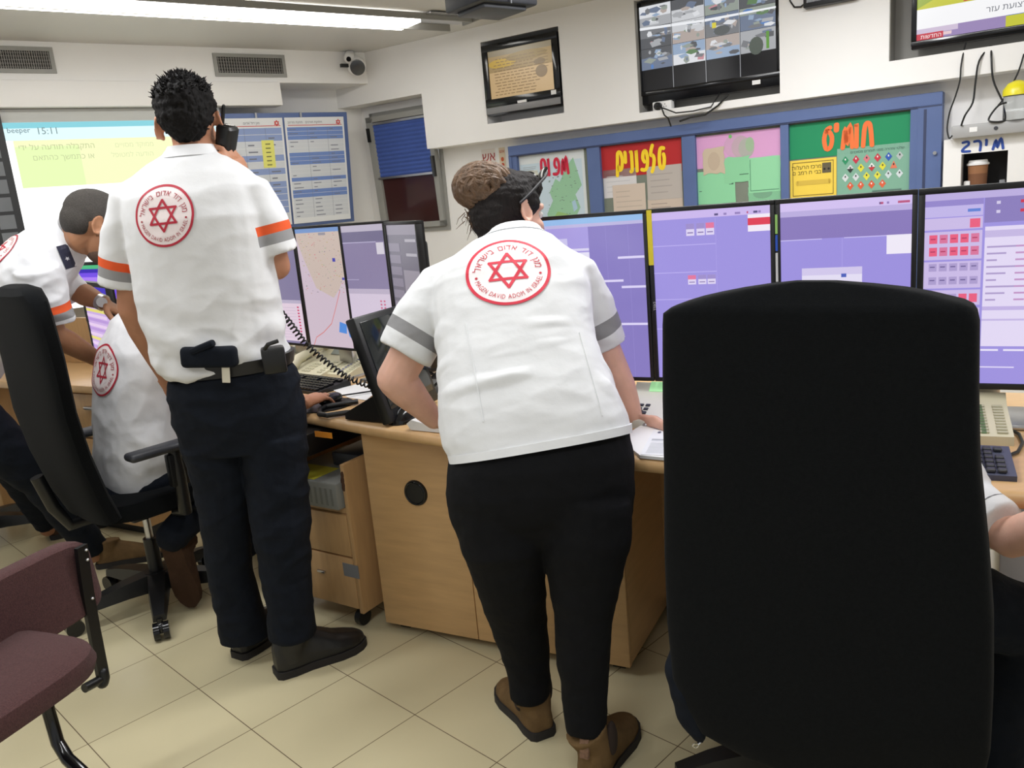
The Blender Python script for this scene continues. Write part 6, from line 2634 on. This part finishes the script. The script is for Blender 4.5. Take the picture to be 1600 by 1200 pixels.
# bracelet and ring
bx = (hp - wrR).normalized()
x_ = bx.orthogonal().normalized()
y_ = bx.cross(x_)
q = wrR + bx * .012
m = MB()
m.tube([q + (x_ * math.cos(k * .3142) + y_ * math.sin(k * .3142)) * .0345 for k in range(20)], .0024, 8, True)
m.ell(q + V((.022, -.030, -.010)), (.011, .011, .011))
m.ell(q + V((.02, -.028, -.02)), (.006, .006, .006))
m.build('bracelet', SILVER, t)
MF = foot_matrix((.003, 1.915), (-.085, 2.125))
shoe(t, MF, .27, 1.08, 1.05, SUEDE, legpath(LL)[0][-1] + V((0, 0, .015)), elastic=ELAST)
MF = foot_matrix((.098, 1.715), (.205, 1.90))
shoe(t, MF, .27, 1.08, 1.05, SUEDE, legpath(RL)[0][-1] + V((0, 0, .015)), elastic=ELAST, tab=mat('striped_tab', (120, 92, 74), .9, var=.4, vscale=120))

# sunglasses pushed up on her hair
t2 = thing('sunglasses', 'black sunglasses pushed up on the bending woman\'s hair', 'sunglasses', Hw @ V((0, .06, .11)))
m = MB(Hw)
for q in (-1, 1):
    rr = Matrix.Rotation(math.radians(-22), 3, 'X') @ Matrix.Rotation(math.radians(-14 * q), 3, 'Z')
    m.ell((.036 * q, .080, .108), (.033, .007, .027), rr, 20, 10)
m.tube([(-.01, .084, .112), (.01, .084, .112)], .003, 8)
m.build('lenses', BLACKG, t2)
m = MB(Hw)
for q in (-1, 1):
    m.tube([(.066 * q, .074, .112), (.082 * q, .055, .095), (.088 * q, .0, .045), (.088 * q, -.030, .020)], .0038, 8, dome=True)
m.build('temples', mat('grey_temple', (38, 38, 40), .6), t2)

# ------------------------------------------------------------------ 3. the man bending at the left
fc = 28
lat = yawv(fc - 90)
t = thing('person', 'man with cropped hair in white shirt bending behind the tall chair at left', 'person', V((-1.85, 3.25, 0)))
C = [(-80, 605, 3.10, .17, .125), (-52, 560, 3.08, .165, .13), (-15, 500, 3.06, .175, .135), (25, 450, 3.04, .19, .135), (58, 416, 3.03, .195, .125), (84, 393, 3.02, .18, .105), (104, 376, 3.02, .11, .08), (114, 366, 3.02, .075, .062)]
pts = [at(x, y, Y) for x, y, Y, a, b in C]


def crings(db=0.0, upto=None):
    out = []
    for i, (x, y, Y, a, b) in enumerate(C[:upto]):
        tg = (pts[min(i + 1, len(pts) - 1)] - pts[max(i - 1, 0)]).normalized()
        f_ = tg.cross(lat).normalized()
        l_ = perp(lat, tg)
        out.append(superring(pts[i], l_, f_, a - db, b - db, 2.3))
    return out


tgc = (pts[5] - pts[2]).normalized()
shN = pts[4] + lat * .165 - tgc * .0
shF = pts[4] - lat * .165 + tgc * .02
cuN, cuF = at(86, 506, 2.92), at(120, 462, 3.16)
elN, wrN = at(84, 522, 2.94), at(160, 566, 3.16)
elF, wrF = at(122, 456, 3.16), at(163, 474, 3.12)
m = MB()
m.loft(crings())
m.tube([shN, shN.lerp(cuN, .5), cuN], [.078, .078, .07], 20)
m.tube([shF, shF.lerp(cuF, .5), cuF], [.075, .072, .062], 20)
aN = cuN - shN
SM = cloth_mat('white_shirt_bending', (222, 223, 227), [(shN, aN, .10, ((aN.length - .075, aN.length - .048, orange), (aN.length - .048, aN.length - .02, gray)))])
shirt = union(m, 'shirt', SM, t, .0065, 9, folds(.012, 10, 10, 14, 22.0))
Nb_ = tgc.cross(lat).normalized()
if Nb_.z < 0:
    Nb_ = -Nb_
ce_ = at(-4, 390, 2.93)
decal('emblem', shirt, EMB, ce_, ((CAM - ce_).normalized() + Nb_ * .9).normalized(), lat + V((.3, 0, -.2)), .082)
pe = at(104, 401, 2.88)
dv = (CAM - pe).normalized()
vs, fs = [], []
for i in range(5):
    for j in range(7):
        vs.append((-.5 + i / 4, -1.15 + 2.3 * j / 6))
for i in range(4):
    for j in range(6):
        fs.append([i * 7 + j, i * 7 + j + 7, i * 7 + j + 8, i * 7 + j + 1])
st_ = [(.22 * math.cos(k * .628) * (1 if k % 2 else .45), -.2 + .22 * math.sin(k * .628) * (1 if k % 2 else .45)) for k in range(10)]
decal('epaulette', shirt, [(vs, fs, (44, 46, 66), 1), (st_, [list(range(10))], (200, 200, 206), 2)], pe, dv, RIGHT + UP * .28, .036)
m = MB()
cl_ = at(112, 368, 3.02)
tt = (pts[-1] - pts[-3]).normalized()
l_ = perp(lat, tt)
m.loft([superring(pts[-2], l_, tt.cross(l_), .10, .085, 2.2), superring(pts[-1] + tt * .01, l_, tt.cross(l_), .078, .068, 2.2)])
m.build('collar', SM, shirt)
hc = at(150, 355, 3.0)
Hb_ = head_matrix(hc, yawv(34) + V((0, 0, -.50)), V((.0, .0, 1)))
m = MB()
m.loft(crings(.022, -1))
m.tube([pts[-2], pts[-1], Hb_ @ V((0, -.03, -.055)), Hb_ @ V((0, -.01, -.01))], [.062, .058, .058, .058], 18)
head_shapes(m, Hb_, 1.06)
arm(m, shN, elN, wrN)
arm(m, shF, elF, wrF)
hand(m, wrN, (wrN - elN), V((0, 0, -1)), V((-.3, .9, 0)), [(.3, .4, .3)] * 4)
hand(m, wrF, V((.6, .1, -.45)), V((-.3, .2, -1)), V((-.1, -.9, .1)), [(.3, .5, .3)] * 4)
hpR, hpL = at(-60, 640, 3.0), at(-75, 640, 3.25)
f1, f2 = V((-1.86, 3.33, .085)), onz(80, 842, 0)
f2 = V((f2.x, f2.y, .085))
k1, k2 = hpR.lerp(f1, .5) + V((.04, .0, 0)), hpL.lerp(f2, .5) + V((.05, 0, 0))
for a_, b_, c_ in ((hpR, k1, f1), (hpL, k2, f2)):
    m.tube([a_, b_, c_ + V((0, 0, -.04))], [.065, .045, .038], 14)
m.ell(pts[0], (.13, .13, .12))
union(m, 'body', SKINC, t, .0055, 3)
eyes(Hb_, t, 1.06)
m = MB()
m.ell(at(-80, 625, 3.12), (.17, .17, .13))
for a_, b_, c_ in ((hpR, k1, f1), (hpL, k2, f2)):
    m.tube([a_, a_.lerp(b_, .5), b_, c_], [.105, .095, .075, .06], 18)
union(m, 'trousers', NAVY, t, .008, 4, folds(.010, 8, 8, 14, 31.0))
m = MB(Hb_ @ Matrix.Scale(1.06, 4))
m.ell((0, -.016, .040), (.078, .098, .082))
m.ell((0, -.050, .008), (.070, .064, .066))
union(m, 'hair', HAIRG, t, .005, 3)
m = MB(Hb_ @ Matrix.Scale(1.06, 4))
m.ell((0, .038, -.074), (.0505, .0485, .042))
m.ell((0, .073, -.099), (.0215, .019, .0185))
union(m, 'beard', mat('stubble', (92, 70, 58), .85, var=.3, vscale=300), t, .005, 3)
wx = (wrF - elF).normalized()
x_ = wx.orthogonal().normalized()
y_ = wx.cross(x_)
q = wrF - wx * .012
m = MB()
m.loft([[q + wx * o + (x_ * math.cos(k * .3142) + y_ * math.sin(k * .3142)) * .032 for k in range(20)] for o in (-.010, .010)])
fcw = (CAM - q).normalized()
m.tube([q + fcw * .028, q + fcw * .038], .019, 20)
m.build('wrist_watch', SILVER, t)
shoe(t, foot_matrix((f1.x, f1.y), (f1.x + .16, f1.y + .05)), .29, 1.05, 1.0, SUEDE, f1 + V((.05, .02, .03)))
shoe(t, foot_matrix((f2.x, f2.y), (f2.x + .14, f2.y + .10)), .29, 1.05, 1.0, SUEDED, f2 + V((.05, .04, .05)))

# ------------------------------------------------------------------ 4. the seated dispatcher, back to us
lat = yawv(-42)
fwS = yawv(48)
t = thing('person', 'seated person in white shirt with hand on the mouse before the standing man', 'person', CB)
C = [(216, 764, 2.93, .165, .125), (214, 740, 2.93, .17, .135), (213, 700, 2.93, .17, .135), (211, 650, 2.94, .17, .13), (212, 600, 2.95, .18, .13), (218, 555, 2.96, .19, .125), (228, 520, 2.98, .185, .11), (240, 495, 3.0, .12, .085), (248, 478, 3.02, .07, .062)]
pts = [at(x, y, Y) for x, y, Y, a, b in C]


def crs(db=0.0, upto=None):
    out = []
    for i, (x, y, Y, a, b) in enumerate(C[:upto]):
        tg = (pts[min(i + 1, len(pts) - 1)] - pts[max(i - 1, 0)]).normalized()
        l_ = perp(lat, tg)
        out.append(superring(pts[i], l_, tg.cross(l_), a - db, b - db, 2.3))
    return out


shR, shL = pts[6] + lat * .16, pts[6] - lat * .16
mousep = mo + V((0, 0, .05))
wrR = onz(478, 628, ZT + .045)
wrR = V((wrR.x, wrR.y, ZT + .045))
elR = shR + V((.10, .10, -.27))
cuR = shR.lerp(elR, .85)
wrL = at(330, 610, 3.25)
elL = shL + V((.10, .16, -.27))
cuL = shL.lerp(elL, .85)
m = MB()
m.loft(crs())
m.tube([shR, shR.lerp(cuR, .5), cuR], [.075, .075, .07], 18)
m.tube([shL, shL.lerp(cuL, .5), cuL], [.075, .075, .07], 18)
SM = cloth_mat('white_shirt_seated', (222, 223, 226))
shirt = union(m, 'shirt', SM, t, .0065, 9, folds(.010, 9, 9, 8, 41.0))
Nn = (-fwS + V((0, 0, .12))).normalized()
decal('emblem', shirt, EMB, pts[5] - fwS * .10 + V((0, 0, -.03)), Nn, lat, .092)
hc = at(275, 428, 3.08)
Hs = head_matrix(hc, yawv(50) + V((0, 0, -.25)), V((0, 0, 1)))
m = MB()
m.loft(crs(.022, -1))
m.tube([pts[-2], pts[-1], Hs @ V((0, -.02, -.055)), Hs @ V((0, -.01, -.01))], [.06, .056, .055, .055], 18)
head_shapes(m, Hs)
arm(m, shR, elR, wrR)
arm(m, shL, elL, wrL)
hd_ = (mo + V((0, .03, .035)) - wrR)
hand(m, wrR, hd_, V((.1, 0, -1)), V((-.6, .7, 0)), [(.15, .45, .35), (.12, .4, .35), (.12, .4, .35), (.2, .45, .35)])
hand(m, wrL, V((.5, .6, -.1)), V((0, 0, -1)), V((.7, -.6, 0)), [(.2, .3, .2)] * 4)
hpR, hpL = pts[0] + lat * .09 + V((0, 0, .03)), pts[0] - lat * .09 + V((0, 0, .03))
knR, knL = hpR + fwS * .36 + lat * .05, hpL + fwS * .38 - lat * .02
anR = at(270, 838, 2.80)
anL = onz(385, 850, .10)
anL = V((anL.x, anL.y, .10))
for a_, b_, c_ in ((hpR, knR, anR), (hpL, knL, anL)):
    m.tube([a_, b_, c_], [.065, .048, .036], 14, dome=True)
union(m, 'body', SKINA, t, .0055, 3)
eyes(Hs, t)
m = MB()
m.ell(pts[0] + V((0, 0, .0)), (.165, .165, .10))
for a_, b_, c_ in ((hpR, knR, anR), (hpL, knL, anL)):
    m.tube([a_, a_.lerp(b_, .5), b_, b_.lerp(c_, .5), c_], [.095, .09, .078, .066, .058], 18, dome=True)
union(m, 'trousers', NAVY, t, .008, 4, folds(.009, 8, 8, 14, 51.0))
m = MB(Hs)
m.ell((0, -.016, .044), (.082, .102, .086))
m.ell((0, -.05, .0), (.074, .066, .075))
union(m, 'hair', HAIRB, t, .005, 3, lambda co, n: .005 * noise.noise(co * 60))
# boot on tiptoe below the chair
toe = V((-1.272, 2.834, .02))
heel = at(262, 842, 2.77)
yy = (toe - heel).normalized()
xx = yy.cross(V((0, 0, 1))).normalized()
zz = xx.cross(yy)
MT = Matrix.Translation(toe - yy * .283) @ Matrix((xx, yy, zz)).transposed().to_4x4()
shoe(t, MT, .285, 1.0, .95, SUEDED, None, .10, sole=SUEDED)
p_ = onz(392, 862, 0)
shoe(t, foot_matrix((p_.x, p_.y), (p_.x + .18, p_.y + .16)), .285, 1.0, 1.0, SUEDED, anL + V((.03, .03, .04)))

# ------------------------------------------------------------------ 5. the person seated in the big chair
lat = latD
t = thing('person', 'person mostly hidden in the big black chair, short white sleeve and elbow showing', 'person', CD)
Y0 = fwD
seatc = CD + Y0 * .03 + lat * .06 + V((0, 0, .53))
pts = [seatc, seatc + V((0, 0, .09)) + Y0 * .03, seatc + V((0, 0, .17)) + Y0 * .08, seatc + V((0, 0, .25)) + Y0 * .15, seatc + V((0, 0, .31)) + Y0 * .22, seatc + V((0, 0, .345)) + Y0 * .29, seatc + V((0, 0, .36)) + Y0 * .33]
prm = [(.17, .13), (.165, .13), (.175, .13), (.185, .125), (.17, .105), (.10, .075), (.068, .06)]


def crx(db=0.0, upto=None):
    out = []
    for i in range(len(pts))[:upto]:
        tg = (pts[min(i + 1, len(pts) - 1)] - pts[max(i - 1, 0)]).normalized()
        l_ = perp(lat, tg)
        out.append(superring(pts[i], l_, tg.cross(l_), prm[i][0] - db, prm[i][1] - db, 2.3))
    return out


elR = at(1580, 840, 1.51)
shR = at(1500, 784, 1.62)
cuR = at(1564, 824, 1.52)
wrR = onz(1730, 800, ZT + .04)
shL = pts[4] - lat * .15
elL = shL + V((-.06, .10, -.18))
wrL = V((.62, 2.02, ZT + .05))
m = MB()
m.loft(crx())
m.tube([pts[4] + lat * .12, shR, shR.lerp(cuR, .5), cuR], [.085, .072, .064, .056], 20)
m.tube([shL, shL.lerp(elL, .8)], [.075, .07], 18)
aR = cuR - shR
SM = cloth_mat('white_shirt_right', (224, 225, 228))
shirt = union(m, 'shirt', SM, t, .006, 9, folds(.007, 9, 9, 12, 61.0))
x_ = aR.normalized().orthogonal().normalized()
y_ = aR.normalized().cross(x_)
q = cuR - aR.normalized() * .028
MB().tube([q + (x_ * math.cos(k * .2618) + y_ * math.sin(k * .2618)) * .0595 for k in range(24)], .0016, 6, True).build('sleeve_seam', MIDG, shirt)
Hx = head_matrix(pts[-1] + Y0 * .11 + V((0, 0, .03)), Y0 + V((0, 0, -.9)), V((0, 0, 1)))
m = MB()
m.loft(crx(.022, -1))
m.tube([pts[-2], pts[-1], Hx @ V((0, -.03, -.05)), Hx @ V((0, 0, 0))], [.058, .054, .054, .054], 18)
head_shapes(m, Hx)
m.tube([pts[4] + lat * .12, shR, shR.lerp(elR, .6), elR, elR.lerp(wrR, .3), wrR], [.04, .042, .044, .042, .042, .028], 16, dome=True)
arm(m, shL, elL, wrL)
hand(m, wrR, V((.2, .5, -.02)), V((0, 0, -1)), V((-.8, .3, 0)), [(.2, .3, .2)] * 4)
hand(m, wrL, V((.2, .6, -.05)), V((0, 0, -1)), V((.8, -.3, 0)), [(.2, .3, .2)] * 4)
hR, hL = seatc + lat * .09, seatc - lat * .09
kR, kL = hR + Y0 * .36 + lat * .13, hL + Y0 * .40
kR = at(1608, 975, 1.60)
fR, fL = V((kR.x - .03, kR.y + .06, .09)) - Y0 * .05, V((kL.x, kL.y, .09)) - Y0 * .05
for a_, b_, c_ in ((hR, kR, fR), (hL, kL, fL)):
    m.tube([a_, b_, c_], [.07, .05, .038], 14, dome=True)
union(m, 'body', SKINB, t, .0055, 3)
eyes(Hx, t)
m = MB()
m.ell(seatc - V((0, 0, .02)), (.19, .17, .11))
for a_, b_, c_ in ((hR, kR, fR), (hL, kL, fL)):
    m.tube([a_, a_.lerp(b_, .5), b_, b_.lerp(c_, .5), c_], [.10, .10, .092, .082, .072], 18, dome=True)
union(m, 'trousers', NAVY, t, .008, 4, folds(.009, 8, 8, 14, 71.0))
m = MB(Hx)
m.ell((0, -.016, .046), (.084, .104, .088))
m.ell((0, -.05, .0), (.076, .068, .075))
union(m, 'hair', HAIRBR, t, .005, 3, lambda co, n: .005 * noise.noise(co * 60))
for f_ in (fR, fL):
    shoe(t, foot_matrix((f_.x - Y0.x * .06, f_.y - Y0.y * .06), (f_.x + Y0.x, f_.y + Y0.y)), .27, 1, 1, LEATHB, f_ + V((0, 0, .06)))
